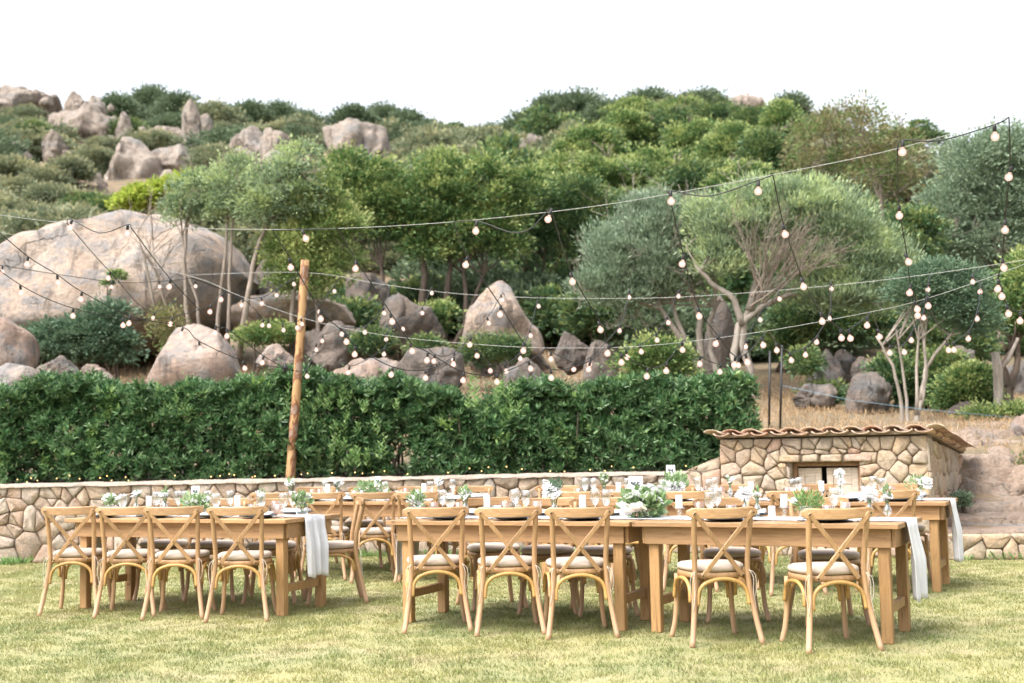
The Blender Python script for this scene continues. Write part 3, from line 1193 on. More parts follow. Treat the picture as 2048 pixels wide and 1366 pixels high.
# sloping stones that carry the wall up to the hut
ramp = empty('stone_buttress', (1.86, 15.58, 0), math.radians(-27), 'sloping rubble stones joining the long wall to the hut', 'stone wall')
RW = .62
MB().box((RW / 2, .16, .42), (RW, .26, .84)).build('core', 'mortar', ramp)
masonry(ramp, Vector((0, 0, 0)), (1, 0, 0), RW, 1.14, .25, .19, 71, 'hut_stone', top=[((0, .90), (-.38, 1))])
# low terrace stones right of the hut
ter = empty('terrace_edging', (4.52, 13.98, 0), math.radians(-6), 'low edging of rough stones at the foot of the rocky bank', 'stone edging')
MB().box((2.0, .22, .11), (4.0, .36, .20)).build('core', 'mortar', ter)
masonry(ter, Vector((0, 0, 0)), (1, 0, 0), 4.0, .27, .26, .12, 91, 'hut_stone')


def ledge(px, py, w, d, h, rz, lab):
    p = GT(px, py, 14.4)
    r = empty('rock_ledge', (p.x, p.y, p.z - h * .6), rz, lab, 'rock')
    prism_rock(r, w, d, h)


def prism_rock(parent, w, d, h, mat='terrace_rock'):
    n, m = 26, 7
    v, f = [], []
    for j in range(m):
        zz = [0, .45, .8, .95, 1.0, 1.02, 1.0][j] * h
        k = [1.02, 1.03, 1.0, .95, .80, .5, .15][j]
        for i in range(n):
            a = 2 * PI * i / n
            ca, sa = math.cos(a), math.sin(a)
            e = 1 / max(abs(ca) ** 3.2 + abs(sa) ** 3.2, 1e-5) ** (1 / 3.2)
            q = Vector((ca * e * w / 2 * k, sa * e * d / 2 * k, zz))
            nn = noise.noise((q.x * 3 + w, q.y * 3, q.z * 3)) * .05 + noise.noise((q.x * 9, q.y * 9 + d, q.z * 9)) * .02
            v.append(q + Vector((ca * nn, sa * nn, nn * .6)))
    for j in range(m - 1):
        for i in range(n):
            f.append((j * n + i, j * n + (i + 1) % n, (j + 1) * n + (i + 1) % n, (j + 1) * n + i))
    f.append(tuple((m - 1) * n + i for i in range(n)))
    return MB().add(v, f, True).build('slab', mat, parent)


for a in ((1990, 1066, 1.5, .5, .16, -.1, 'long pale rock step just above the stone edging'),
          (1965, 1040, 1.0, .45, .16, .05, 'short rock step second above the stone edging'),
          (2060, 1036, 1.3, .5, .18, -.15, 'rock step at the right edge above the stone edging'),
          (2010, 1010, 1.7, .6, .15, 0.0, 'broad weathered rock step at the top of the ledges')):
    ledge(*a)

# ------------------------------------------------------------------ boulders


def boulder(lab, top, bot, D, depth=0.8, mat='granite_tan', nz=0.06, seed=0, name='boulder', cols=48, rings=34, facets=12):
    """solid rock from its top and bottom line (photo pixels), at distance D; depth relative to its width"""
    x0, x1 = min(top[0][0], bot[0][0]), max(top[-1][0], bot[-1][0])
    s = S(D)
    wdt = (x1 - x0) / s
    rd = depth * wdt / 2
    xm = (x0 + x1) / 2
    base = W(xm, prof(xm, bot), D)
    v, f = [], []
    rp = random.Random(seed * 13 + 5)
    cuts = []
    for _ in range(facets):
        an, el = rp.uniform(PI, 2 * PI), rp.uniform(-.35, .9)
        cuts.append((Vector((math.cos(an) * math.cos(el), math.sin(an) * math.cos(el), math.sin(el))), rp.uniform(.62, .86)))
    tm, bm_ = min(q[1] for q in top), max(q[1] for q in bot)
    ctr = W(xm, (tm + bm_) / 2, D)
    ext = Vector((wdt / 2, max(rd, .05), max(.05, (bm_ - tm) / 2 / s)))
    for i in range(cols + 1):
        a = -math.cos(PI * i / cols)
        px = xm + a * (x1 - x0) / 2
        t, b = prof(px, top), prof(px, bot)
        e = max(0.0, 1 - abs(a) ** 2.4) ** (1 / 2.4)
        zc, hh = (t + b) / 2, max(abs(b - t) / 2, .5) * min(1, e * 1.5 + .02)
        for k in range(rings):
            th = 2 * PI * k / rings
            ct, st = math.cos(th), math.sin(th)
            q = 1 / (abs(ct) ** 2.6 + abs(st) ** 2.6) ** (1 / 2.6)
            p = W(px, zc - st * q * hh, D)
            p.y = D - ct * q * rd * e
            o = Vector((p.x * 1.0, p.y, p.z)) * (2.2 / max(wdt, .4)) + Vector((seed * 7.3, seed * 3.1, 0))
            dn = noise.fractal(o, 0.8, 2.1, 5) * nz * wdt * 0.6
            vd = noise.voronoi(o * .8)[0]
            dn += (min(.6, vd[1] - vd[0]) - .3) * nz * wdt * .9 + noise.fractal(o * 3.5, .7, 2.2, 4) * nz * wdt * .12
            cr = 1 - abs(noise.noise(o * 0.9 + Vector((9, 2, 4))))
            dn -= max(0, cr - .93) * nz * wdt * 4.0
            n = Vector((a * .5, -ct, st)).normalized()
            q3 = Vector(((p.x - ctr.x) / ext.x, (p.y - ctr.y) / ext.y, (p.z - ctr.z) / ext.z))
            for cn, ch in cuts:
                dd = q3.dot(cn)
                if dd > ch:
                    q3 -= cn * (dd - ch) * .85
            p = Vector((ctr.x + q3.x * ext.x, ctr.y + q3.y * ext.y, ctr.z + q3.z * ext.z))
            v.append(p + n * dn * min(1, e * 2) - base)
    for i in range(cols):
        for k in range(rings):
            k2 = (k + 1) % rings
            f.append((i * rings + k, i * rings + k2, (i + 1) * rings + k2, (i + 1) * rings + k))
    o = MB().add(v, f, True).build(name, mat, None, base)
    return tag(o, lab, 'boulder')


def rock(lab, x0, y0, x1, y1, mat='granite_tan', D=None, skew=0.0, peak=0.5, flat=0.5, depth=.8, nz=.14, seed=0, **kw):
    """boulder from its box in the photo; peak: where along its width it is highest"""
    if D is None:
        D = GT((x0 + x1) / 2, y1).y
    h = y1 - y0
    w = x1 - x0
    top, bot = [], []
    for i in range(15):
        u = i / 14
        uu = u ** (math.log(.5) / math.log(min(.9, max(.1, peak))))
        e = max(0, math.sin(PI * uu)) ** flat
        wob = noise.noise((u * 3.4 + seed * 5.7, seed * 1.9, 0.5)) * .32
        top.append((x0 + w * u, y0 + h * (.62 - .62 * max(0, e + wob * math.sin(PI * u)))))
        bot.append((x0 + w * u, y0 + h * (.62 + .38 * math.sin(PI * u) ** .5) + 4))
    return boulder(lab, top, bot, D, depth, mat, nz, seed, **kw)


boulder('huge pale whale-backed boulder behind the string lights on the left',
        [(-150, 660), (-90, 580), (-20, 520), (0, 508), (60, 482), (130, 455), (200, 434), (280, 416), (345, 424), (395, 452), (445, 486), (490, 515), (512, 560)],
        [(-150, 700), (0, 700), (200, 715), (330, 712), (400, 690), (450, 650), (512, 572)], 29.5, .75, 'granite_tan', .05, 1, cols=64, rings=40, facets=3)
boulder('grey fractured boulder wedged behind the huge pale boulder', [(495, 560), (520, 520), (555, 508), (590, 520), (615, 570)],
        [(495, 640), (560, 640), (615, 620)], 31, .7, 'granite_grey', .10, 2)
boulder('flat overhanging slab under the slender trees', [(420, 640), (470, 600), (540, 572), (610, 580), (690, 610), (712, 640)],
        [(420, 655), (500, 660), (600, 650), (712, 655)], 27.5, .7, 'granite_tan', .05, 3)
rock('round pink boulder rising above the hedge', 286, 652, 480, 800, 'granite_pink', 23.5, peak=.55, flat=.55, seed=4, nz=.06, cols=44, rings=32, facets=4)
rock('rounded boulder cut by the left edge of the picture', -70, 640, 76, 752, 'granite_pink', 22.5, seed=5, nz=.05)
rock('low boulder below the one at the left edge', -60, 728, 92, 812, 'granite_tan', 21, seed=6, nz=.05)
rock('small flat grey-topped boulder behind the left hedge', 142, 730, 232, 775, 'granite_pink', 23, seed=7)
rock('dull brown rock between the left boulders', 70, 712, 160, 765, 'granite_grey', 24, seed=8)
rock('smooth oval boulder left of the wooden pole', 510, 692, 592, 742, 'granite_pink', 24.5, seed=9)
rock('squat boulder behind the wooden pole', 560, 660, 720, 752, 'granite_grey', 26, seed=10)
rock('boulder directly right of the wooden pole top', 612, 596, 712, 668, 'granite_tan', 28, seed=11)
rock('wide tan boulder low behind the hedge right of the pole', 664, 706, 812, 790, 'granite_pink', 22.5, seed=12)
rock('mottled boulder above the wide tan one', 600, 648, 760, 735, 'granite_grey', 25.5, seed=13)
rock('pointed grey boulder below the round-crowned trees', 686, 542, 782, 645, 'granite_grey', 30, peak=.4, seed=14)
rock('broken grey boulder in the shade of the trees', 738, 592, 885, 700, 'granite_grey', 28.5, peak=.35, seed=15)
rock('low mossy boulder near the forked dead branch', 770, 690, 930, 790, 'granite_grey', 23, seed=16)
boulder('tall pointed boulder with a hollow beneath it', [(905, 690), (920, 640), (945, 610), (975, 575), (1000, 558), (1022, 572), (1040, 610), (1060, 640), (1090, 675)],
        [(905, 705), (940, 700), (1000, 690), (1050, 700), (1090, 720)], 27, .7, 'granite_tan', .05, 17, cols=44, rings=30)
rock('dark boulder set under the tall pointed one', 930, 668, 1110, 770, 'granite_grey', 27.8, seed=18)
rock('small dome boulder right of the pointed one', 1104, 664, 1182, 745, 'granite_grey', 25.5, peak=.4, seed=19)
rock('leaning brown boulder with a dark face', 1160, 682, 1250, 775, 'granite_grey', 24.5, peak=.35, seed=20)
rock('low rock behind the hedge near the olive trunks', 1000, 722, 1105, 800, 'granite_grey', 22, seed=21)
rock('dark rock behind the leaning olive trunks', 1240, 600, 1400, 720, 'granite_grey', 30, seed=22)
boulder('tall grey rock standing between the olive trunks', [(1405, 690), (1420, 630), (1438, 590), (1455, 600), (1475, 680), (1490, 720)], [(1405, 770), (1450, 775), (1490, 775)],
        26.5, .8, 'granite_grey', .06, 23)
rock('grey standing boulder right of the fence posts', 1612, 698, 1692, 785, 'granite_grey', 23.5, peak=.6, seed=24)
rock('round grey boulder behind the standing one', 1656, 696, 1724, 760, 'granite_grey', 25, seed=25)
rock('large grey-brown boulder left of the pale stems', 1686, 738, 1800, 832, 'granite_grey', 20.8, peak=.5, seed=26)
rock('small block wedged above the large grey-brown boulder', 1702, 716, 1745, 760, 'granite_grey', 23, seed=27)
rock('flat lichened rock in the dry grass', 1586, 768, 1690, 812, 'granite_grey', 21.5, seed=28)
rock('rock in the shade under the right-hand shrubs', 1880, 690, 1960, 760, 'granite_grey', 25, seed=29)
rock('boulder low beside the stump at the right', 1895, 800, 1975, 850, 'granite_grey', 20, seed=30)
rock('smooth pinkish boulder on the bank right of the hut', 1928, 862, 2020, 925, 'granite_pink', 17.6, seed=31)
rock('boulder cut by the right edge above the bank', 2008, 828, 2120, 925, 'granite_pink', 17.2, seed=32)
rock('grey rocks behind the stump at the right edge', 1985, 720, 2090, 800, 'granite_grey', 24, seed=33)
for a in (('brown weathered rock face on the bank beside the hut', 1925, 900, 2070, 1002, 16.6, 41), ('lichened rock face at the right edge of the bank', 1985, 930, 2110, 1010, 16.0, 42),
          ('small rock jammed against the hut side wall', 1918, 955, 1958, 1012, 15.3, 43)):
    rock(a[0], *a[1:5], 'terrace_rock', a[5], seed=a[6], nz=.12, facets=12)
# far rocks on the hill
FAR = [
    ('grey rock wall on the skyline at the far left', -60, 180, 108, 240, 102, .5, .35),
    ('twin-peaked rock stack below the skyline', 98, 214, 240, 298, 84, .45, .5),
    ('sharp left tooth on the twin-peaked rock stack', 128, 190, 170, 236, 90, .45, .7),
    ('sharp right tooth on the twin-peaked rock stack', 172, 194, 210, 240, 90, .4, .7),
    ('upright rock right of the rock stack', 232, 228, 262, 290, 80, .5, .4),
    ('large rounded boulder halfway up the left hillside', 204, 300, 340, 410, 66, .35, .45),
    ('boulder heaped on the right of the large rounded one', 300, 290, 392, 352, 67, .5, .45),
    ('small boulder at the right foot of the large rounded one', 320, 345, 362, 392, 63, .5, .45),
    ('hollowed boulder left of the large rounded one', 108, 334, 182, 400, 64, .6, .6),
    ('thin wedge rock beside the hollowed boulder', 166, 344, 212, 408, 63, .5, .5),
    ('left shaft of the tall rock pillar pair', 362, 208, 402, 292, 78, .6, .35),
    ('right shaft of the tall rock pillar pair', 398, 226, 424, 290, 78, .5, .35),
    ('long low rock left of the pillars', 270, 252, 372, 300, 80, .5, .5),
    ('rock ridge in the middle of the left hill', 460, 262, 545, 330, 72, .6, .6),
    ('pointed rocks right of the ridge on the left hill', 520, 256, 588, 345, 70, .3, .6),
    ('leaning rock tooth among the left scrub', 78, 264, 132, 320, 74, .3, .6),
    ('rock with a dark overhang at the left scrub', -10, 290, 62, 350, 70, .5, .4),
    ('big square-topped boulder above the round-crowned trees', 640, 242, 778, 352, 72, .4, .22),
    ('pale slanted slab left of the little cap rock', 996, 272, 1042, 306, 78, .3, .6),
    ('little cap rock below the skyline in the middle', 1036, 270, 1094, 302, 78, .5, .4),
    ('grey rock outcrop on the skyline at the right', 1428, 196, 1540, 240, 92, .5, .3),
    ('flat boulder by the left picture edge on the hill', -40, 330, 60, 372, 62, .5, .4),
    ('small boulder below the hollowed one', 110, 385, 200, 420, 58, .5, .5),
]
for k, (lab, x0, y0, x1, y1, D, pk, fl) in enumerate(FAR):
    w_, h_ = (x1 - x0) * .08, (y1 - y0) * .10
    rock(lab, x0 - w_, y0 - h_, x1 + w_, y1 + h_, 'granite_far', D, peak=pk, flat=fl * .8, seed=50 + k, nz=.16, facets=14)
rk = random.Random(3)
for k in range(34):                                   # lesser rocks heaped round the big ones
    _, x0, y0, x1, y1, D, pk, fl = rk.choice([q for q in FAR if q[1] < 660])
    w_ = rk.uniform(14, 46)
    h_ = w_ * rk.uniform(.5, .95)
    xc = rk.choice((x0, x1)) + rk.uniform(-30, 30)
    yb = y1 + rk.uniform(-30, 12)
    o = rock('small broken rock heaped beside the boulders of the left hillside', xc - w_ / 2, yb - h_, xc + w_ / 2, yb, 'granite_far', D - 1.5, peak=rk.uniform(.3, .7), flat=.4, seed=90 + k,
             nz=.16, facets=14, cols=16, rings=12)
    o['group'] = 'small rocks on the left hillside'


# ------------------------------------------------------------------ plants
def E(px, py, D, rx, ry, rd=1.0):
    s = S(D)
    p = W(px, py, D)
    return (tuple(p), (rx / s, max(rx, ry) / s * rd, ry / s))


def crown_mesh(ells, base, nclump, nleaf, lsize, **kw):
    kw['rc'] = kw.get('rc', .22) * 1.3
    ells = [(c, tuple(max(.5 * q, q - .22 * kw['rc']) for q in r)) for c, r in ells]
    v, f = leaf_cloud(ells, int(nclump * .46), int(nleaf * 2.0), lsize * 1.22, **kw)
    return add_lit_shoots(np_mesh('crown', v - np.array(base), f))


def tree(name, lab, base, stems, ells, mat, bark, nclump, nleaf, lsize, limbs=5, group=None, twig=0, cat='tree', twigmat=None, **kw):
    base = Vector(base)
    t = empty(name, base, 0, lab, cat, group)
    for st in stems:
        pts = [Vector(p) - base for p in st[0]]
        fine = []
        for a, b in zip(pts[:-1], pts[1:]):
            for k in range(3):
                q = a.lerp(b, k / 3)
                fine.append(q + Vector((random.gauss(0, 1), random.gauss(0, 1), 0)) * st[1] * .18 * (1 if fine else 0))
        fine.append(pts[-1])
        rad = [st[1] * (1 - .55 * i / (len(fine) - 1)) for i in range(len(fine))]
        rad[0] *= 1.25
        mb = MB().tube(fine, rad, 8)
        tip = fine[-1]
        near = sorted(ells, key=lambda e: (Vector(e[0]) - base - tip).length)[:limbs]
        for e in near:
            c = Vector(e[0]) - base
            mid = tip.lerp(c, .5) + Vector((random.gauss(0, .12), random.gauss(0, .12), -.08))
            mb.tube([fine[-2], mid, c], [rad[-2] * .8, rad[-1] * .55, rad[-1] * .2], 6, cap=False)
            for _ in range(twig):
                dd = Vector((random.gauss(0, 1), random.gauss(0, 1), random.gauss(.3, .8)))
                twigs(mb, c.lerp(mid, random.random() * .6), dd, max(e[1]) * 1.0, rad[-1] * .35, 2, .5, 3, .2)
        mb.build('trunk', bark, t)
    if ells:
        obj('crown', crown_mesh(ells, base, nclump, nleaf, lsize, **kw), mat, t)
    return t


ORD = ['first', 'second', 'third', 'fourth', 'fifth', 'sixth', 'seventh', 'eighth', 'ninth', 'tenth', 'eleventh', 'twelfth', 'thirteenth', 'fourteenth', 'fifteenth', 'sixteenth', 'seventeenth', 'eighteenth']


def rank(seq, k, key=0):
    return ORD[sorted(range(len(seq)), key=lambda i: seq[i][key]).index(k)]


def st(D, r, *pts):
    return ([W(x, y, D) for x, y in pts], r)


# slender trees in front of the huge boulder
tree('slender_tree', 'slender grey-stemmed tree standing before the huge boulder, leftmost of three', W(372, 690, 26.5),
     [st(26.5, .055, (384, 690), (372, 610), (368, 520), (376, 430)), st(26.5, .04, (400, 690), (395, 600), (372, 540), (362, 440))],
     [E(385, 395, 26.5, 48, 48), E(360, 425, 26.5, 34, 34), E(405, 360, 26.5, 30, 25)], 'olive_leaf', 'bark', 200, 34, .060, twig=2, gap=.25, rc=.22)
tree('slender_tree', 'slender forked tree before the huge boulder, middle one of three', W(440, 690, 26.2),
     [st(26.2, .05, (432, 690), (440, 600), (452, 500), (455, 420)), st(26.2, .045, (455, 690), (458, 590), (462, 490), (470, 410))],
     [E(450, 390, 26.2, 62, 50), E(478, 345, 26.2, 40, 34), E(430, 420, 26.2, 40, 36)], 'olive_leaf', 'bark', 240, 34, .060, twig=2, gap=.2, rc=.22)
tree('slender_tree', 'taller leaning slender tree with pale loose crown beside the bright tree', W(478, 710, 25.8),
     [st(25.8, .07, (476, 716), (492, 620), (506, 530), (520, 480), (548, 420))],
     [E(555, 385, 25.8, 68, 60), E(592, 330, 25.8, 48, 42), E(520, 420, 25.8, 50, 40), E(600, 400, 25.8, 45, 50)], 'olive_leaf', 'bark', 380, 34, .065, twig=2, gap=.15, rc=.24)
for lab, pts in (('leafless sapling before the huge boulder, left one', ((318, 660), (304, 590), (290, 520), (275, 465))),
                 ('leafless sapling before the huge boulder, right one', ((350, 665), (328, 600), (312, 545), (305, 480)))):
    b = W(*pts[0], 26.8)
    sap = empty('bare_sapling', b, 0, lab, 'sapling')
    mb = MB().tube([W(x, y, 26.8) - b for x, y in pts], [.035, .03, .024, .012], 6)
    for k in (1, 2, 3):
        for _ in range(3):
            twigs(mb, W(*pts[k], 26.8) - b, Vector((random.gauss(0, .8), random.gauss(0, .5), 1)), .7, .012, 2, .35, 2, .2)
    mb.build('trunk', 'twig', sap)

tree('bright_tree', 'yellow-green leafy tree directly behind the wooden pole', W(588, 745, 26),
     [st(26, .07, (592, 748), (583, 680), (585, 610), (600, 540)), st(26, .06, (640, 740), (636, 660), (628, 560))],
     [E(592, 505, 26, 62, 66), E(645, 470, 26, 62, 60), E(640, 560, 26, 58, 50), E(575, 560, 26, 40, 45), E(690, 520, 26, 30, 35), E(600, 430, 26, 46, 40), E(650, 400, 26, 50, 44), E(690, 450, 26, 40, 50)],
     'bright_leaf', 'bark', 640, 34, .065, rc=.24, shell=(.35, 1))
tree('round_crowned_tree', 'green tree with a yellow-tipped crown left of the largest round tree', W(705, 660, 30.5),
     [st(30.5, .10, (700, 660), (706, 580), (712, 500)), st(30.5, .08, (770, 650), (765, 580), (760, 510))],
     [E(690, 392, 30.5, 80, 72), E(790, 400, 30.5, 60, 60), E(745, 430, 30.5, 66, 70), E(705, 340, 30.5, 48, 38), E(640, 420, 30.5, 40, 44), E(760, 360, 30.5, 40, 40)],
     'evergreen_leaf', 'dark_bark', 620, 34, .08, rc=.30, shell=(.4, 1))
tree('round_crowned_tree', 'largest dense tree with a wide round crown in the middle', W(855, 710, 30.5),
     [st(30.5, .12, (852, 715), (848, 600), (846, 520), (855, 470)), st(30.5, .10, (885, 700), (895, 580), (905, 500)),
      st(30.5, .08, (935, 690), (930, 600), (925, 520)), st(30.5, .07, (905, 700), (950, 600), (975, 520))],
     [E(870, 400, 30.5, 82, 72), E(945, 385, 30.5, 86, 66), E(1010, 430, 30.5, 60, 66), E(832, 460, 30.5, 56, 50), E(935, 470, 30.5, 76, 50),
      E(985, 335, 30.5, 48, 30), E(885, 340, 30.5, 60, 34), E(1000, 500, 30.5, 50, 40), E(870, 500, 30.5, 66, 40), E(1050, 380, 30.5, 56, 50), E(800, 430, 30.5, 50, 50)],
     'evergreen_leaf', 'dark_bark', 1150, 34, .08, rc=.30, shell=(.4, 1))
tree('round_crowned_tree', 'darker tree right of the largest round tree, behind the pointed boulder', W(1075, 700, 32),
     [st(32, .11, (1070, 700), (1078, 610), (1085, 540)), st(32, .08, (1110, 690), (1105, 610), (1100, 540)), st(32, .05, (1030, 700), (1040, 600), (1050, 520))],
     [E(1095, 425, 32, 56, 56), E(1140, 480, 32, 52, 60), E(1080, 505, 32, 50, 46), E(1150, 560, 32, 50, 40), E(1060, 450, 32, 50, 50), E(1180, 430, 32, 54, 60), E(1150, 400, 32, 60, 44), E(1200, 520, 32, 50, 60)],
     'dark_evergreen_leaf', 'dark_bark', 640, 34, .085, rc=.30, shell=(.4, 1))
tree('olive_tree', 'grey-green olive with leaning trunks right of the pointed boulder', W(1410, 770, 24.5),
     [st(24.5, .085, (1412, 775), (1385, 710), (1345, 655), (1308, 600)), st(24.5, .09, (1398, 775), (1402, 700), (1398, 640), (1385, 580)),
      st(24.5, .07, (1438, 775), (1424, 700), (1420, 640), (1440, 600)), st(24.5, .06, (1380, 700), (1355, 640), (1340, 590))],
     [E(1290, 500, 24.5, 96, 76), E(1232, 545, 24.5, 62, 62), E(1350, 470, 24.5, 76, 66), E(1330, 565, 24.5, 76, 50), E(1210, 500, 24.5, 40, 45),
      E(1400, 510, 24.5, 66, 60), E(1300, 430, 24.5, 70, 42), E(1400, 440, 24.5, 70, 46), E(1190, 580, 24.5, 50, 44), E(1260, 600, 24.5, 60, 36)],
     'silver_leaf', 'pale_bark', 1750, 34, .085, rc=.22, aspect=.22, twig=2, shell=(.3, 1), upb=.8, gap=.12)
tree('olive_tree', 'broad olive with a domed crown and bare inner branches above the hut', W(1495, 800, 23.5),
     [st(23.5, .085, (1505, 815), (1503, 760), (1484, 690), (1490, 640), (1530, 610), (1575, 590), (1640, 580)),
      st(23.5, .075, (1478, 770), (1468, 710), (1478, 650), (1500, 620), (1545, 540), (1575, 480)),
      st(23.5, .07, (1484, 650), (1470, 600), (1420, 565), (1390, 530)), st(23.5, .07, (1500, 620), (1512, 560), (1500, 500), (1510, 450))],
     [E(1560, 425, 23.5, 106, 60), E(1480, 465, 23.5, 80, 56), E(1650, 450, 23.5, 106, 72), E(1722, 505, 23.5, 72, 72), E(1640, 530, 23.5, 90, 46),
      E(1700, 580, 23.5, 76, 40), E(1500, 400, 23.5, 60, 34), E(1600, 390, 23.5, 80, 34), E(1440, 520, 23.5, 60, 52), E(1750, 590, 23.5, 56, 56), E(1430, 440, 23.5, 60, 50), E(1790, 540, 23.5, 50, 60), E(1660, 600, 23.5, 80, 36)],
     'olive_leaf', 'pale_bark', 2300, 34, .088, rc=.22, aspect=.20, limbs=4, shell=(.4, 1), twig=1, upb=.9, gap=.12)
fan = MB()
fb = W(1495, 620, 23.2)
for k in range(26):
    a = math.radians(random.uniform(20, 112))
    dd = Vector((math.cos(a), random.uniform(-.55, .05), math.sin(a) * .95))
    twigs(fan, Vector((random.uniform(-.05, .35), random.uniform(-.5, -.2), random.uniform(0, .25))), dd, random.uniform(.7, 1.15), .015, 2, .22, 3, .05, 4, 5, .0035)
ft = empty('bare_branches', fb, 0, 'fan of leafless grey branches inside the broad olive crown', 'branches')
fan.build('branch', 'twig', ft)
tree('silver_tree', 'silvery tree filling the right edge behind the lights', W(2000, 700, 29),
     [st(29, .12, (2005, 700), (1995, 600), (1990, 500)), st(29, .09, (1930, 690), (1925, 600), (1930, 500))],
     [E(1950, 340, 29, 74, 76), E(2020, 315, 29, 60, 66), E(1900, 425, 29, 56, 58), E(1990, 430, 29, 70, 66), E(2050, 410, 29, 56, 80), E(1880, 500, 29, 46, 50),
      E(1960, 500, 29, 70, 50), E(2040, 510, 29, 60, 60), E(2090, 330, 29, 60, 70)],
     'silver_leaf', 'bark', 1250, 34, .085, rc=.30, aspect=.4, shell=(.35, 1), twig=1)
tree('pale_stemmed_tree', 'small tree with several thin pale stems behind the hut roof', W(1822, 862, 19.2),
     [st(19.2, .035, (1808, 862), (1802, 800), (1785, 730), (1752, 672)), st(19.2, .03, (1816, 862), (1813, 800), (1806, 740), (1790, 650)),
      st(19.2, .045, (1828, 862), (1842, 800), (1852, 750), (1848, 660)), st(19.2, .035, (1842, 800), (1850, 740), (1870, 710), (1914, 652)),
      st(19.2, .03, (1834, 830), (1834, 740), (1838, 650))],
     [E(1830, 585, 19.2, 56, 44), E(1895, 610, 19.2, 62, 50), E(1955, 640, 19.2, 50, 44), E(1870, 555, 19.2, 46, 34), E(1920, 570, 19.2, 50, 36)],
     'bluegreen_leaf', 'pale_bark', 640, 34, .050, rc=.18, aspect=.4, shell=(.3, 1), limbs=3)
tree('broken_tree', 'bright green tree with a dark leaning trunk at the right edge', W(2016, 850, 20),
     [st(20, .08, (2012, 852), (2022, 780), (2032, 720), (2036, 660)), st(20, .06, (2022, 780), (2005, 730), (2030, 690))],
     [E(2030, 620, 20, 46, 44), E(2050, 560, 20, 40, 50), E(2070, 640, 20, 50, 46), E(2010, 660, 20, 26, 24)], 'evergreen_leaf', 'dark_bark', 300, 34, .06, rc=.18)
b = W(1992, 852, 19.6)
sp = empty('dead_stump', b, 0, 'pale weathered dead trunk with one broken arm near the right edge', 'tree stump')
MB().tube([W(x, y, 19.6) - b for x, y in ((1992, 858), (1997, 800), (1996, 740), (1990, 704))], [.085, .07, .075, .06], 9).build('trunk', 'pale_bark', sp)
MB().tube([W(x, y, 19.6) - b for x, y in ((1996, 742), (2016, 720), (2036, 676))], [.045, .035, .022], 7).build('branch', 'pale_bark', sp)
# twiggy brown trees
for lab, ells, D in (('twiggy brownish tree below the right skyline, left of a pair', [(1640, 290, 66, 60), (1690, 340, 56, 56), (1620, 350, 50, 50), (1670, 250, 44, 36)], 37),
                     ('twiggy brownish tree below the right skyline, right of a pair', [(1735, 270, 62, 56), (1790, 310, 56, 56), (1750, 350, 60, 50), (1800, 380, 50, 50), (1720, 225, 30, 30)], 36)):
    bx = sum(e[0] for e in ells) / len(ells)
    base = W(bx, 560, D)
    tree('twiggy_tree', lab, base, [st(D, .10, (bx, 560), (bx + 6, 460), (bx, 380))], [E(e[0], e[1], D, e[2], e[3]) for e in ells],
         'brown_leaf', 'twig', 400, 26, .085, rc=.34, gap=.45, twig=7, limbs=5)


def shrub(name, lab, ells, D, mat, n, ls, bark='dark_bark', group=None, rc=.2, nleaf=34, aspect=.5, tw=0, **kw):
    e0 = max(ells, key=lambda e: e[1] + e[3])
    base = W(e0[0], e0[1] + e0[3], D)
    g = hzf(base.x, base.y)
    base.z = min(base.z, g) if base.z - g < 1.5 else base.z - .3
    t = empty(name, base, 0, lab, 'shrub', group)
    mb = MB()
    for e in ells:
        c = W(e[0], e[1], D) - base
        mb.tube([Vector((random.gauss(0, .05), random.gauss(0, .05), 0)), c * .5 + Vector((0, 0, .05)), c], [.03, .02, .008], 5, cap=False)
    mb.build('stem', bark, t)
    if tw:
        m2 = MB()
        for _ in range(tw):
            e = random.choice(ells)
            twigs(m2, W(e[0], e[1], D) - base, Vector((random.gauss(0, .8), random.gauss(-.4, .5), random.uniform(.4, 1.2))), e[3] / S(D) * 1.15, .02, 2, .45, 3, .2, 3, 4, .007)
        m2.build('dead_twigs', 'twig', t)
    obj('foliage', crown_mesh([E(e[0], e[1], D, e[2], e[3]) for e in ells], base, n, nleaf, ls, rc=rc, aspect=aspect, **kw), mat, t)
    return t


shrub('dark_shrub', 'dark green shrub growing at the foot of the huge boulder', [(120, 690, 60, 46), (190, 680, 66, 55), (235, 700, 50, 40), (215, 630, 40, 26), (80, 690, 36, 32)], 25.5, 'bluegreen_leaf', 420, .07)
shrub('lime_shrub', 'bright yellow-green shrub peeking over the huge boulder', [(330, 392, 44, 26), (285, 402, 40, 20), (255, 415, 26, 14), (370, 380, 30, 26)], 36, 'lime_leaf', 240, .13, rc=.28)
shrub('green_shrub', 'green shrub between boulders left of the wooden pole', [(548, 672, 46, 24), (510, 680, 30, 24)], 25.5, 'evergreen_leaf', 150, .06)
shrub('dark_shrub', 'dark olive shrub in front of the pointed boulder', [(985, 705, 56, 34), (950, 715, 36, 24), (1020, 710, 36, 30)], 25, 'dark_evergreen_leaf', 260, .05)
shrub('green_shrub', 'green shrub beneath the leaning olive trunks', [(1310, 722, 56, 42), (1350, 735, 46, 34), (1270, 735, 36, 30)], 22.5, 'evergreen_leaf', 300, .06)
shrub('dark_shrub', 'dark green shrub behind the pale-stemmed tree', [(1790, 760, 50, 46), (1850, 790, 60, 40), (1885, 745, 44, 44)], 21.5, 'dark_evergreen_leaf', 320, .07)
shrub('green_shrub', 'leafy shrub beside the dead trunk', [(1945, 775, 46, 42), (1915, 800, 40, 36), (1965, 815, 30, 24)], 20.5, 'evergreen_leaf', 280, .06)
shrub('green_shrub', 'low green plants at the foot of the dead trunk', [(1970, 838, 34, 16), (2030, 832, 40, 18)], 19.4, 'evergreen_leaf', 110, .05)
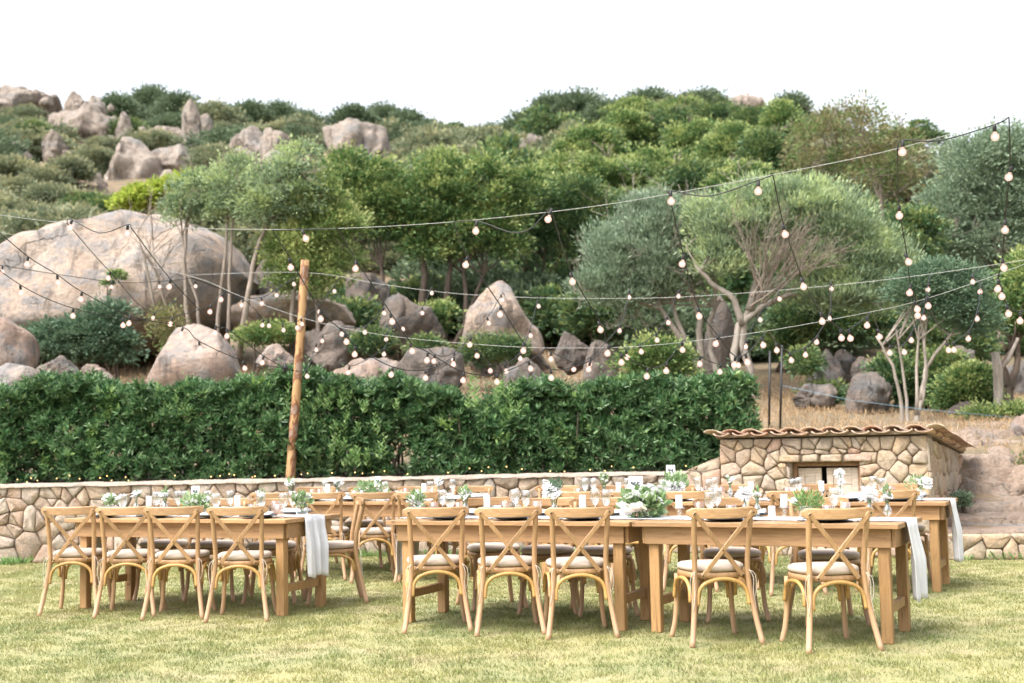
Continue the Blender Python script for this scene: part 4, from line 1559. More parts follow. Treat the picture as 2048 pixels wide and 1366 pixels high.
shrub('dark_shrub', 'dark shrub between grey boulders right of the fence posts', [(1650, 790, 34, 22), (1610, 730, 26, 30)], 22.6, 'dark_evergreen_leaf', 130, .06)
shrub('green_shrub', 'shrub under the round-crowned trees near the grey boulders', [(840, 650, 46, 40), (800, 660, 36, 36), (880, 640, 36, 34)], 29, 'evergreen_leaf', 230, .08)
shrub('green_shrub', 'small shrub right of the mottled boulder', [(745, 690, 40, 24), (850, 700, 36, 24)], 25, 'dark_evergreen_leaf', 160, .06)
shrub('dark_shrub', 'shaded shrub mass behind the olive trunks', [(1200, 640, 50, 40), (1160, 620, 40, 36), (1250, 610, 44, 30)], 29, 'dark_evergreen_leaf', 240, .08)
shrub('dark_shrub', 'shaded thicket under the broad olive', [(1600, 640, 60, 46), (1680, 650, 60, 46), (1560, 690, 40, 40), (1740, 660, 50, 46)], 26.5, 'dark_evergreen_leaf', 460, .075)
shrub('dark_shrub', 'dark thicket behind the pale-stemmed tree crown', [(1860, 690, 60, 46), (1930, 700, 60, 50), (1830, 480, 60, 60), (1800, 560, 50, 60)], 26.5, 'dark_evergreen_leaf', 480, .08)
shrub('green_shrub', 'bright low bush glimpsed between the trunks', [(1000, 600, 30, 40), (860, 590, 30, 36), (1190, 590, 36, 30)], 35, 'bright_leaf', 160, .10)
shrub('dead_shrub', 'dry straw-coloured bush beside the huge boulder', [(330, 650, 34, 40), (355, 690, 30, 30)], 25.4, 'brown_leaf', 110, .05, gap=.3)
shrub('green_shrub', 'small sprig growing from the huge boulder face', [(232, 553, 14, 10), (215, 572, 12, 8)], 26.9, 'evergreen_leaf', 30, .05, rc=.1)

shrub('dead_shrub', 'dry brown scrub on the bank just right of the hut roof', [(1955, 900, 44, 24), (1990, 915, 40, 20)], 17.6, 'brown_leaf', 150, .05, rc=.12, gap=.2)
shrub('dead_shrub', 'dry scrub between the bank boulders at the right edge', [(2035, 945, 40, 22), (2000, 965, 30, 16)], 16.6, 'brown_leaf', 130, .05, rc=.12, gap=.2)
shrub('green_shrub', 'small grey-green plant at the hut corner', [(1924, 1000, 9, 20)], 15.0, 'silver_leaf', 24, .035, rc=.05)
BIGSCRUB = ((30, 395, 60, 30, 'scrub_leaf'), (110, 408, 60, 26, 'scrub_leaf'), (180, 422, 50, 24, 'dark_evergreen_leaf'), (60, 452, 76, 36, 'scrub_leaf'), (-20, 440, 60, 44, 'scrub_leaf'),
                                       (155, 455, 64, 30, 'scrub_leaf'), (228, 432, 44, 26, 'dark_evergreen_leaf'), (45, 245, 50, 30, 'scrub_leaf'), (64, 285, 36, 40, 'dark_evergreen_leaf'),
                                       (190, 325, 44, 26, 'scrub_leaf'), (300, 288, 54, 22, 'scrub_leaf'), (430, 330, 54, 34, 'scrub_leaf'), (485, 350, 44, 26, 'scrub_leaf'), (140, 345, 36, 20, 'scrub_leaf'),
                                       (250, 265, 40, 24, 'dark_evergreen_leaf'), (20, 345, 44, 22, 'scrub_leaf'), (90, 365, 40, 20, 'scrub_leaf'))
for k, (x, y, rx, ry, mt) in enumerate(BIGSCRUB):
    D = GT(x, y + ry).y - 1.0
    es = [(x, y, rx, ry), (x - rx * .6, y + ry * .3, rx * .5, ry * .6), (x + rx * .6, y + ry * .3, rx * .5, ry * .6), (x + rx * .2, y - ry * .4, rx * .5, ry * .5)]
    shrub('scrub_bush', 'spreading bush between the left hillside boulders, ' + rank(BIGSCRUB, k) + ' from the left', es, D, mt, 260, .13, group='larger bushes of the left hillside', rc=.42, nleaf=36, shell=(.3, 1))
# hillside evergreens with their own place
HILL = [(1180, 300, 62, 44, 46), (1250, 268, 58, 44, 52), (1330, 262, 62, 44, 52), (1400, 290, 62, 48, 48), (1470, 300, 58, 48, 46), (1535, 315, 46, 55, 42),
        (1200, 362, 70, 44, 41), (1300, 350, 72, 48, 42), (1390, 372, 72, 42, 39), (1485, 375, 60, 42, 38), (1140, 350, 48, 38, 43), (1250, 425, 72, 34, 35),
        (1120, 395, 44, 30, 38), (1560, 250, 30, 40, 48), (1440, 245, 60, 36, 58), (1360, 225, 50, 26, 66), (1270, 225, 44, 24, 70), (1510, 250, 44, 30, 56)]
wherehill = ['evergreen bush on the slope above the olives, in a dense thicket']
for k, (x, y, rx, ry, D) in enumerate(HILL):
    es = [(x, y, rx, ry), (x - rx * .55, y + ry * .3, rx * .6, ry * .65), (x + rx * .55, y + ry * .25, rx * .6, ry * .65), (x + random.uniform(-20, 20), y - ry * .45, rx * .5, ry * .5)]
    es += [(x + random.uniform(-1, 1) * rx, y + random.uniform(-.5, .9) * ry, rx * random.uniform(.3, .5), ry * random.uniform(.3, .55)) for _ in range(4)]
    shrub('hillside_evergreen', 'rounded evergreen bush in the thicket above the olives, ' + rank(HILL, k) + ' from the left', es, D, ('evergreen_leaf', 'evergreen_leaf', 'dark_evergreen_leaf')[k % 3],
          430, .10, group='evergreen bushes above the olives', rc=.34, shell=(.35, 1), tw=(4, 0, 7)[k % 3], gap=.08)

# skyline trees, one by one
SKY = [(235, 222, 34, 24), (300, 212, 44, 38), (355, 220, 40, 34), (450, 245, 34, 24), (500, 238, 42, 32), (560, 240, 44, 34), (612, 258, 36, 28), (705, 240, 34, 24),
       (760, 240, 44, 26), (815, 255, 46, 30), (870, 285, 44, 30), (930, 288, 46, 28), (985, 280, 50, 26), (1050, 262, 36, 36), (1100, 232, 50, 38), (1160, 222, 54, 34),
       (1215, 240, 40, 36), (1300, 212, 44, 18), (1400, 212, 44, 18), (1580, 230, 22, 34)]
for k, (x, y, rx, ry) in enumerate(SKY):
    D = 100 + 6 * math.sin(k * 1.7) if x < 1040 else 84 + 4 * math.sin(k)
    es = [(x, y, rx * .75, ry * .8), (x - rx * .6, y + ry * .35, rx * .5, ry * .55), (x + rx * .55, y + ry * .3, rx * .55, ry * .6), (x + rx * .1, y - ry * .4, rx * .4, ry * .45),
          (x, y + ry * .8, rx * .8, ry * .5)]
    side = 'left of the square-topped boulder' if x < 640 else ('between square-topped boulder and cap rock' if x < 1020 else 'right of the cap rock')
    grp = [q for q in SKY if (q[0] < 640) == (x < 640) and (q[0] < 1020) == (x < 1020)]
    t = shrub('skyline_tree', rank(grp, grp.index((x, y, rx, ry))) + ' dark tree from the left on the skyline ' + side, es, D, 'far_tree_leaf', 260, .20, group='skyline trees ' + side, rc=.8, nleaf=40, shell=(.3, 1))
    t['category'] = 'tree'

# scrub: five shapes repeated over the hill
PROTO = []
for k in range(6):
    es = [((0, 0, .55), (1.0, 1.0, .62))] + [((random.uniform(-.9, .9), random.uniform(-.7, .7), random.uniform(.3, .7)), (random.uniform(.4, .75),) * 2 + (random.uniform(.3, .55),)) for _ in range(4)]
    v, f = leaf_cloud(es, 170, 46, .115, rc=.25, shell=(.3, 1.0))
    PROTO.append(add_lit_shoots(np_mesh('foliage', v, f)))
for m_, mt in zip(PROTO, ('scrub_leaf', 'scrub_leaf', 'far_tree_leaf', 'scrub_leaf', 'dark_evergreen_leaf', 'brown_leaf')):
    m_.materials.append(MATS[mt])
rs = random.Random(5)


def seen(p):
    q = ROT.transposed() @ (Vector(p) - Vector((0, 0, CAM_H)))
    return 1024 + FPX * q.x / -q.z, 683 - FPX * q.y / -q.z



def place_scrub(lab, grp, n, xr, yr, sc, kinds):
    for _ in range(n):
        Y = rs.uniform(*yr)
        X = rs.uniform(*xr) * Y
        k = rs.choice(kinds)
        s = rs.uniform(*sc)
        hide = False
        for zz in (0, s * .6, s * 1.2):
            qx, qy = seen((X, Y, hzf(X, Y) + zz))
            m = .35 * s * FPX / Y
            for (_, x0, y0, x1, y1, D, _a, _b) in FAR:
                if x0 - m < qx < x1 + m and y0 - 4 < qy < y1 - (y1 - y0) * .3 and Y < D + 3:
                    hide = True
        if hide:
            continue
        o = bpy.data.objects.new('scrub_bush', PROTO[k])
        COL.objects.link(o)
        o.location = (X, Y, hzf(X, Y) - .1)
        o.scale = (s * rs.uniform(.9, 1.4), s, s * rs.uniform(.75, 1.15))
        o.rotation_euler = (0, 0, rs.uniform(0, 6.28))
        tag(o, lab, 'bush', grp)


place_scrub('low grey-green scrub bush among the rocks of the left hillside', 'scrub on the left hillside', 190, (-.56, -.10), (42, 97), (.9, 2.0), (0, 1, 3, 0, 1, 3, 2))
place_scrub('small tuft of scrub between the rocks of the left hillside', 'small scrub tufts on the left hillside', 70, (-.40, -.14), (52, 92), (.4, .75), (0, 1, 3, 5))
place_scrub('low scrub bush on the hill behind the round-crowned trees', 'scrub behind the round-crowned trees', 52, (-.13, .06), (40, 97), (1.2, 2.4), (0, 1, 2, 4, 3))
place_scrub('low scrub bush on the hill behind the olives', 'scrub behind the olives', 56, (.06, .44), (34, 84), (1.2, 2.2), (2, 4, 4, 3, 5))
place_scrub('small dark bush in the shade beneath the trees', 'bushes in the shade of the trees', 58, (-.14, .40), (29, 40), (.8, 1.5), (4, 2, 4))


# ---- hedge
def hedge():
    top = [(-160, 790), (0, 786), (90, 766), (200, 770), (330, 790), (400, 782), (500, 764), (560, 756), (600, 758), (640, 752), (700, 768), (800, 768), (880, 786),
           (950, 804), (1000, 806), (1040, 775), (1150, 778), (1230, 770), (1330, 768), (1400, 764), (1450, 752), (1495, 768), (1520, 800), (1545, 860)]
    n = 17500
    Yc = 17.35
    px = rng.uniform(-160, 1506, n) - np.abs(rng.normal(size=n)) * 12
    pt = prof(px, top) + rng.normal(size=n) * 5 + 15 * np.sin(px * .045) * np.sin(px * .017 + 1) + 7 * np.sin(px * .13) * np.sin(px * .037)
    u = rng.random(n)
    face = rng.random(n)
    x = (px - 1024) / FPX * Yc
    hor = 894 - .0196 * (px - 1024)
    ztop = CAM_H + (hor - pt) / FPX * Yc
    z = .92 + (ztop - .92) * u ** .8
    bulge = .22 * np.sin(x * 1.9 + 1) * np.sin(x * .83) + .10 * np.sin(x * 4.3 + z * 3) + .06 * np.sin(z * 7 + x * 2)
    ysurf = 16.72 + .28 * (z - .9) ** 2 / 1.4 + bulge * .8
    y = ysurf + np.abs(rng.normal(size=n)) * .20 + .10 * np.sin(x * 11 + np.sin(z * 9) * 2) * np.sin(z * 10 + x * 3)
    y = np.where(face > .72, y + .30 + .35 * rng.random(n), y)         # leaves deeper inside
    isTop = face < .24
    y = np.where(isTop, 16.85 + rng.random(n) * 1.25, y)
    z = np.where(isTop, ztop - np.abs(rng.normal(size=n)) * .10 - np.clip(y - 17.6, 0, 1) * .1, z)
    # a thin gap where the soil shows
    hole = np.exp(-((px - 805) / 28) ** 2 - ((z - 1.15) / .3) ** 2) + .9 * np.exp(-((px - 985) / 60) ** 2 - ((z - 1.85) / .12) ** 2)
    keep = rng.random(n) > hole
    P = np.stack([x, y, z], 1)[keep]
    tp = isTop[keep]
    m = len(P)
    ax = np.stack([rng.normal(size=m) * .5, -np.where(tp, .25, .8) + rng.normal(size=m) * .3, np.where(tp, 1, .55) + rng.normal(size=m) * .3], 1)
    ax = nrm(ax)
    K = 9
    e1 = nrm(np.cross(ax, rng.normal(size=(m, 3))))
    e2 = np.cross(ax, e1)
    sc = .07 + .06 * rng.random(m)
    Pv, Dv, Lv = [], [], []
    for k in range(K):
        a = 2 * PI * (k / K) + rng.random(m) * .6
        tilt = .45 + .9 * (k % 3) / 2 * .8 + rng.normal(size=m) * .12
        d = ax * np.cos(tilt)[:, None] + (e1 * np.cos(a)[:, None] + e2 * np.sin(a)[:, None]) * np.sin(tilt)[:, None]
        Pv.append(P)
        Dv.append(d)
        Lv.append(sc * (.8 + .4 * rng.random(m)))
    up = np.tile(ax, (K, 1))
    v, f = leaf_quads(np.concatenate(Pv), np.concatenate(Dv), np.concatenate(Lv), .30, .05)
    Pt, Dt, Lt = [], [], []
    for k in range(420):
        pxx = random.uniform(-160, 1490)
        yy = random.uniform(16.9, 17.7)
        zt = CAM_H + (894 - .0196 * (pxx - 1024) - float(prof(pxx, top))) / FPX * Yc - .08
        xx = (pxx - 1024) / FPX * yy
        hgt = random.uniform(.08, .17) * (2.0 if random.random() < .12 else 1)
        lx, ly = random.gauss(0, .25), random.gauss(0, .25)
        for j in range(10):
            tt = j / 9
            Pt.append((xx + lx * hgt * tt, yy + ly * hgt * tt, zt + hgt * tt))
            a = j * 2.4
            Dt.append((math.cos(a) * .8, math.sin(a) * .8, .7))
            Lt.append(.095 * (1.1 - .45 * tt))
    vt, ft = leaf_quads(np.array(Pt), np.array(Dt), np.array(Lt), .32, .05)
    f = np.concatenate([f, ft + len(v)])
    v = np.concatenate([v, vt])
    h = empty('hedge', (-1.5, 17.3, .88), 0, 'thick dark green clipped hedge growing behind the stone wall', 'hedge')
    off = np.array([-1.5, 17.3, .88])
    obj('foliage', np_mesh('hedge_foliage', v - off, f), 'hedge_leaf', h)
    mb = MB()
    for k in range(150):
        x0 = random.uniform(-7.8, 3.0)
        p0 = Vector((x0, random.uniform(17.1, 17.8), .8)) - Vector(off)
        q = p0 + Vector((random.gauss(0, .15), random.gauss(-.1, .15), random.uniform(.6, .95)))
        mb.tube([p0, p0.lerp(q, .5) + Vector((random.gauss(0, .05), 0, 0)), q], [.02, .016, .006], 5, cap=False)
    mb.build('stem', 'dark_bark', h)
    # paler shoots around the pole
    ns = 110
    Ps, Ds, Ls = [], [], []
    for k in range(ns):
        c = random.choice(((630, 60), (660, 50), (610, 26), (690, 40), (980, 26), (330, 26)))
        pxx = random.gauss(*c)
        zz = random.uniform(1.0, 2.05) if c[0] > 500 and c[0] < 800 else random.uniform(1.6, 2.0)
        yy = 16.66 + .26 * (zz - .9) ** 2 / 1.4 + random.uniform(-.05, .1)
        xx = (pxx - 1024) / FPX * yy
        hgt = random.uniform(.10, .28)
        for j in range(11):
            tt = j / 10
            Ps.append((xx + .03 * tt, yy - .05 * tt, zz + hgt * tt))
            a = j * 2.4
            Ds.append((math.cos(a) * .8, math.sin(a) * .8 - .2, .8))
            Ls.append(.085 * (1.1 - .4 * tt))
    v, f = leaf_quads(np.array(Ps), np.array(Ds), np.array(Ls), .36, .06)
    obj('young_shoots', np_mesh('young_shoots', v - off, f), 'lush_leaf', h)


hedge()

# ------------------------------------------------------------------ fence, pole, cables
for lab, pts in (('thin black fence post left of the grey boulders, nearer the olive', ((1536, 805, 19.9), (1540, 702, 19.9))),
                 ('thin black fence post left of the grey boulders, further right', ((1558, 812, 19.3), (1564, 690, 19.3)))):
    a, b = (W(*p) for p in pts)
    a.z = hzf(a.x, a.y) - .05
    o = MB().tube([Vector((0, 0, 0)), b - a], .018, 7).build('fence_post', 'black_metal', None, a)
    tag(o, lab, 'fence post')
for lab, pts, r in (('thin blue fence wire crossing the bank, upper strand', ((1560, 770, 19.3), (1700, 800, 19.2), (1840, 818, 18.9), (2060, 838, 18.6)), .004),
                    ('thin fence wire along the rock ledges', ((1915, 1046, 14.6), (1990, 1050, 14.5), (2080, 1050, 14.4)), .003)):
    p0 = W(*pts[0])
    tag(MB().tube([W(*p) - p0 for p in pts], r, 5).build('fence_wire', 'blue_wire', None, p0), lab, 'wire')
a = G(1832, 1122)
tag(MB().tube([(0, 0, 0), (0, 0, .72)], .022, 10).build('black_post', 'black_metal', None, a), 'short black metal post standing between the tables and the hut', 'post')
pb = W(578, 962, 16.55)
pt_ = W(611, 520, 16.55) - pb
pole = MB()
pts, rr = [], []
for i in range(24):
    t = i / 23
    pts.append(Vector((0, 0, -.2)).lerp(pt_, t) + Vector((random.gauss(0, .004), random.gauss(0, .004), 0)))
    rr.append((.060 - .006 * t) * (1 + random.uniform(-.04, .04)))
pole.tube(pts, rr, 12)
tag(pole.build('wooden_pole', 'peeled_log', None, pb), 'leaning peeled log pole standing behind the stone wall', 'pole')

C25, S25 = math.cos(math.radians(25)), math.sin(math.radians(25))


def dv(px, v):
    """distance at a pixel column of the vertical plane x*sin25 + y*cos25 = v (parallel to the table rows)"""
    return v / ((px - 1024) / FPX * S25 + C25)


V1, V3, V2 = 8.0, 10.6, 13.9


def PV(px, py, v):
    return W(px, py, dv(px, v))


def smooth_path(pts, k=6):
    out = []
    n = len(pts)
    for i in range(n - 1):
        p0, p1, p2, p3 = pts[max(i - 1, 0)], pts[i], pts[i + 1], pts[min(i + 2, n - 1)]
        for j in range(k):
            t = j / k
            out.append(0.5 * ((2 * p1) + (p2 - p0) * t + (2 * p0 - 5 * p1 + 4 * p2 - p3) * t * t + (3 * p1 - p0 - 3 * p2 + p3) * t ** 3))
    out.append(pts[-1])
    return out


def cable(lab, pts, v, r=.0022):
    P = smooth_path([PV(x, y, v) for x, y in pts], 6)
    o = P[0]
    tag(MB().tube([p - o for p in P], r, 6).build('steel_cable', 'steel_wire', None, o), lab, 'cable')


cable('nearest pale steel cable sweeping across the top of the view', [(-260, 392), (0, 430), (140, 446), (350, 456), (550, 459), (700, 456), (850, 448), (1000, 435), (1200, 411), (1400, 377), (1600, 339), (1800, 296), (2050, 224), (2300, 140)], V1)
cable('middle pale steel cable sagging across in front of the pole', [(-260, 405), (0, 464), (130, 494), (380, 552), (480, 592), (620, 640), (780, 672), (1000, 692), (1150, 696), (1300, 691), (1500, 667), (1700, 632), (1850, 598), (2050, 528), (2300, 425)], V3)
cable('farthest pale steel cable tied to the top of the wooden pole', [(380, 550), (608, 545), (760, 568), (900, 586), (1050, 595), (1250, 597), (1400, 592), (1600, 577), (1800, 556), (2050, 520), (2300, 475)], V2, .0032)

# ---- string lights


def bulb_meshes():
    r = .0245
    g = MB().lathe([(.009, .0)] + [(max(.0005, r * math.sin(a)), -.030 - r * .35 + r * math.cos(a)) for a in [PI * (0.13 + .87 * i / 9) for i in range(10)]], 12).mesh('bulb')
    fl = MB().sphere((0, 0, -.036), .0105, 8, 6).mesh('filament')
    sk = MB().lathe([(.0005, .034), (.009, .033), (.0115, .02), (.0115, -.006), (.0095, -.008), (.0005, -.008)], 9).mesh('socket')
    return g, fl, sk


BG, BF, BS = bulb_meshes()
for m_, mt in ((BG, 'bulb_glass'), (BF, 'bulb_filament'), (BS, 'black_rubber')):
    m_.materials.append(MATS[mt])


def string_light(lab, pts, v0, v1, k0=0.0, r=.0042, plug=False):
    """pts: (px, py, bulb?) along the cord; the py of a bulb is its globe's centre"""
    n = len(pts)
    L = [0]
    for a, b in zip(pts[:-1], pts[1:]):
        L.append(L[-1] + math.hypot(a[0] - b[0], a[1] - b[1]))
    P, B = [], []
    for (x, y, bl), l in zip(pts, L):
        v = v0 + (v1 - v0) * l / L[-1]
        p = PV(x, y, v)
        if bl:
            c = p.copy()
            p = p + Vector((0, 0, .068))
            B.append(p)
        P.append(p)
    base = P[0]
    t = empty('string_light', base, 0, lab, 'string light', 'festoon lights over the tables')
    fine = smooth_path([p - base for p in P], 5)
    MB().tube(fine, r, 5).build('cord', 'black_rubber', t)
    for p in B:
        q = p - base - Vector((0, 0, .034))
        b = obj('bulb', BG, None, t, q)
        b.rotation_euler = (random.uniform(-.25, .25), random.uniform(-.3, .3), random.uniform(0, 6))
        obj('filament', BF, None, b)
        obj('socket', BS, None, b)
    if plug:
        q = P[-1] - base
        MB().tube([q + Vector((-.03, 0, 0)), q + Vector((.03, 0, 0))], .016, 8).tube([q + Vector((0, 0, .05)), q + Vector((0, 0, -.05))], .012, 8).build('plug', 'black_rubber', t)


def cord(lab, start, bulbs, end, v0, v1, plug=False):
    pts = [(start[0], start[1], False)] + [(x, y, True) for x, y in bulbs] + [(end[0], end[1], False)]
    string_light(lab, pts, v0, v1, plug=plug)


cord('festoon cord entering lowest at the left edge', (-90, 470), [(41, 585), (146, 631), (246, 650), (343, 648), (421, 623), (444, 599)], (478, 592), V1, V3)
cord('festoon cord crossing the huge boulder from the upper left corner', (-15, 452), [(55, 528), (115, 565), (163, 598), (259, 646), (364, 668), (399, 697), (488, 736)], (570, 736), V1, V3, True)
cord('festoon cord hanging from the near cable at its leftmost bulb', (134, 446), [(219, 556), (308, 636), (391, 572)], (384, 553), V1, V2)
cord('festoon cord hanging from the second tie of the near cable', (262, 455), [(340, 573), (431, 666), (454, 672), (526, 725)], (572, 737), V1, V3)
cord('festoon cord swinging down past the top of the wooden pole', (545, 460), [(580, 534), (641, 637), (691, 683), (710, 708), (784, 749), (851, 755), (908, 728), (941, 689)], (957, 690), V1, V3)
cord('festoon cord hanging from the near cable right of the pole', (676, 457), [(712, 537), (782, 643), (822, 702), (855, 720), (927, 760), (994, 763), (1059, 737)], (1092, 696), V1, V3)
cord('festoon cord passing the tall pointed boulder', (907, 444), [(934, 529), (1001, 628), (1047, 701), (1102, 755), (1179, 738)], (1209, 695), V1, V3)
cord('festoon cord hanging in front of the dark trees in the middle', (1104, 425), [(1143, 563), (1199, 659), (1217, 706), (1243, 724), (1295, 752), (1333, 741), (1365, 699)], (1373, 686), V1, V3)
cord('festoon cord dropping in front of the left olive', (1338, 388), [(1367, 527), (1397, 632), (1435, 687), (1470, 729), (1493, 724), (1525, 690)], (1532, 662), V1, V3)
cord('festoon cord dropping in front of the broad olive', (1546, 350), [(1568, 468), (1605, 573), (1643, 642), (1682, 675), (1699, 676), (1735, 650)], (1738, 625), V1, V3)
cord('festoon cord hanging straight down near the pale stems', (1795, 298), [(1799, 430), (1814, 524), (1821, 585), (1832, 618), (1836, 630), (1857, 611)], (1850, 598), V1, V3)
cord('festoon cord hanging straight down at the right edge', (2018, 234), [(2021, 353), (2011, 459), (2006, 535), (1997, 577), (2003, 592), (2015, 627), (2041, 641)], (2075, 600), V1, V3)
# bulbs on the near cable itself
string_light('short festoon swag along the near cable at the left', [(134, 446, False), (142, 455, True), (200, 466, False), (255, 466, True), (262, 455, False)], V1, V1)
string_light('short festoon swag along the near cable above the pole', [(545, 460, False), (608, 477, True), (676, 457, False)], V1, V1)
string_light('slack festoon swag along the near cable in the middle', [(907, 444, False), (953, 461, True), (1000, 458, False), (1027, 465, False), (1060, 458, False), (1100, 438, True), (1104, 425, False)], V1, V1)
string_light('festoon swag along the near cable above the olives', [(1338, 388, False), (1342, 402, True), (1420, 392, False), (1517, 382, True), (1546, 350, False)], V1, V1)
string_light('festoon swag along the near cable before the sky', [(1795, 298, False), (1806, 303, True), (1880, 281, False), (1990, 272, True), (2018, 234, False)], V1, V1)
# back bay
cord('far festoon cord running level across the huge boulder', (-60, 520), [(5, 543), (223, 574), (319, 573)], (386, 556), V3, V2)
cord('far festoon cord behind the slender trees', (384, 556), [(485, 610), (526, 650), (537, 651), (566, 660), (593, 655), (603, 648), (638, 623), (668, 582)], (680, 556), V3, V2)
cord('far festoon cord rising to the top of the pole', (470, 596), [(523, 607), (553, 590), (586, 568)], (603, 548), V3, V2)
cord('festoon cord looping low behind the wooden pole', (572, 737), [(613, 752), (632, 699), (645, 682)], (688, 655), V3, V2)
cord('far festoon cord over the grey boulders', (660, 651), [(682, 668), (731, 664), (767, 626)], (780, 572), V3, V2)
cord('far festoon cord rising past the round-crowned trees', (700, 660), [(698, 745), (769, 708), (773, 678), (805, 658), (845, 626), (863, 586)], (868, 582), V3, V2)
cord('far festoon cord left of the pointed boulder', (850, 682), [(869, 722), (908, 718), (976, 646), (1003, 600)], (1010, 593), V3, V2)
cord('far festoon cord right of the pointed boulder', (945, 692), [(953, 711), (981, 741), (1011, 742), (1041, 717), (1060, 671), (1076, 612)], (1084, 594), V3, V2)
cord('far festoon cord over the small dome boulder', (1092, 697), [(1102, 718), (1147, 738), (1181, 728), (1241, 661), (1258, 594)], (1262, 597), V3, V2)
cord('far festoon cord in front of the left olive crown', (1215, 695), [(1253, 714), (1281, 703), (1313, 680), (1335, 645), (1358, 592)], (1361, 594), V3, V2)
cord('far festoon cord before the olive trunks', (1385, 684), [(1400, 727), (1441, 743), (1477, 730), (1493, 693), (1520, 639), (1558, 598)], (1548, 581), V3, V2)
cord('far festoon cord right of the olive trunks', (1536, 661), [(1553, 700), (1581, 720), (1611, 709), (1635, 684), (1660, 637), (1662, 577)], (1668, 571), V3, V2)
cord('far festoon cord left of the pale stems', (1745, 624), [(1757, 673), (1780, 705), (1807, 704), (1823, 680), (1848, 635), (1857, 579)], (1860, 549), V3, V2)
cord('far festoon cord right of the pale stems', (1850, 600), [(1895, 700), (1908, 699), (1938, 677), (1955, 637), (1962, 583), (1945, 563)], (1972, 533), V3, V2)


def fairy():
    t = empty('fairy_lights', (0, WALL_Y, .97), 0, 'string of tiny warm fairy lights lying along the wall top', 'fairy lights')
    me = MB().sphere((0, 0, 0), .0065, 8, 5).mesh('bulb')
    me.materials.append(MATS['fairy_glow'])
    pts = []
    for k in range(100):
        x = -7.0 + 9.1 * k / 99
        pts.append(Vector((x, .05 + .10 * math.sin(k * 1.9), .022 + .018 * math.sin(k * 2.7))))
    MB().tube(pts, .002, 4).build('cord', 'dark_interior', t)
    for k in range(0, 100, 1):
        if random.random() < .42:
            obj('bulb', me, None, t, pts[k] + Vector((random.uniform(-.03, .03), random.uniform(-.08, .02), random.uniform(.0, .045))))


fairy()


# ------------------------------------------------------------------ tables
class Table:
    def __init__(self, label, fl, fr, lw=.62, over=.12, hgt=.76, knot=0):
        """fl, fr: centres of the two front legs on the ground"""
        fl, fr = Vector((*fl, 0)), Vector((*fr, 0))
        d = fr - fl
        self.L = d.length
        self.a = math.atan2(d.y, d.x)
        R = Matrix.Rotation(self.a, 3, 'Z')
        self.c = (fl + fr) / 2 + R @ Vector((0, lw / 2, 0))
        self.R, self.h, self.lw = R, hgt, lw
        self.len, self.wid = self.L + 2 * over, lw + .22
        t = empty('trestle_table', self.c, self.a, label, 'table')
        self.o = t
        npl = 5
        pw = self.wid / npl
        for k in range(npl):
            y = -self.wid / 2 + pw * (k + .5)
            MB().box((random.uniform(-.004, .004), y, hgt - .016), (self.len + random.uniform(-.008, .008), pw - .004, .032), bev=.003).build('plank', 'table_wood', t)
        for s in (-1, 1):
            MB().box((0, s * (lw / 2 + .032), hgt - .094), (self.L + .11, .026, .120), bev=.003).build('apron', 'table_wood', t)
            MB().box((s * (self.L / 2 + .068), 0, hgt - .094), (.026, lw + .034, .118), bev=.003).build('apron', 'table_wood', t)
            for q in (-1, 1):
                MB().box((s * self.L / 2, q * (lw / 2 - .022), (hgt - .034) / 2), (.072, .072, hgt - .036), bev=.005).build('leg', 'table_leg_wood', t)
            MB().bar((s * self.L / 2 + .0, -lw / 2 + .085, .21), (s * self.L / 2, lw / 2 - .085, .21), .040, .062, (0, 0, 1), .004).build('stretcher', 'table_leg_wood', t)

    def at(self, u, y, z=0):
        return self.c + self.R @ Vector((u, y, 0)) + Vector((0, 0, z))

    def upx(self, px, y, z=.8):
        """coordinate along the table of the point seen at column px, in row y"""
        lo, hi = -3, 3
        f = lambda u: self.proj(self.at(u, y, z))
        for _ in range(40):
            m = (lo + hi) / 2
            if f(m) < px:
                lo = m
            else:
                hi = m
        return (lo + hi) / 2

    @staticmethod
    def proj(p):
        q = ROT.transposed() @ (p - Vector((0, 0, CAM_H)))
        return 1024 + FPX * q.x / -q.z


def gxy(px, py):
    p = G(px, py)
    return (p.x, p.y)


A1 = Table('left near table with white runner hanging from its right end', (-3.66, 11.12), (-1.86, 10.36))
A2 = Table('middle near table with rough left legs, joined to the right near table', (-.817, 9.83), (.715, 9.17))
A3 = Table('right near table at the front with a runner falling at its right end', (.955, 9.06), (2.34, 8.36))
B1 = Table('left back table standing close to the stone wall', (-2.45, 13.92), (-.42, 12.97))
B2 = Table('middle back table, left one of the joined back pair', (.277, 12.63), (1.72, 11.95))
B3 = Table('right back table in front of the stone hut', (2.02, 11.81), (3.54, 11.10))
TAB = {'A1': A1, 'A2': A2, 'A3': A3, 'B1': B1, 'B2': B2, 'B3': B3}


# ---- chair
def rounded(w0, w1, d, n=28, p=3.0):
    """seat outline: w0 wide at the back, w1 at the front"""
    out = []
    for i in range(n):
        a = 2 * PI * i / n
        ca, sa = math.cos(a), math.sin(a)
        e = 1 / (abs(ca) ** p + abs(sa) ** p) ** (1 / p)
        x, y = ca * e, sa * e
        w = w0 + (w1 - w0) * (y + 1) / 2
        out.append((x * w / 2, y * d / 2))
    return out


def slab(outline, zs):
    """stack of outlines (scale, z)"""
    n = len(outline)
    v, f = [], []
    for s, z in zs:
        v += [(x * s, y * s, z) for x, y in outline]
    for j in range(len(zs) - 1):
        for i in range(n):
            f.append((j * n + i, j * n + (i + 1) % n, (j + 1) * n + (i + 1) % n, (j + 1) * n + i))
    f.append(tuple(range(n))[::-1])
    f.append(tuple((len(zs) - 1) * n + i for i in range(n)))
    return MB().add(v, f, True)


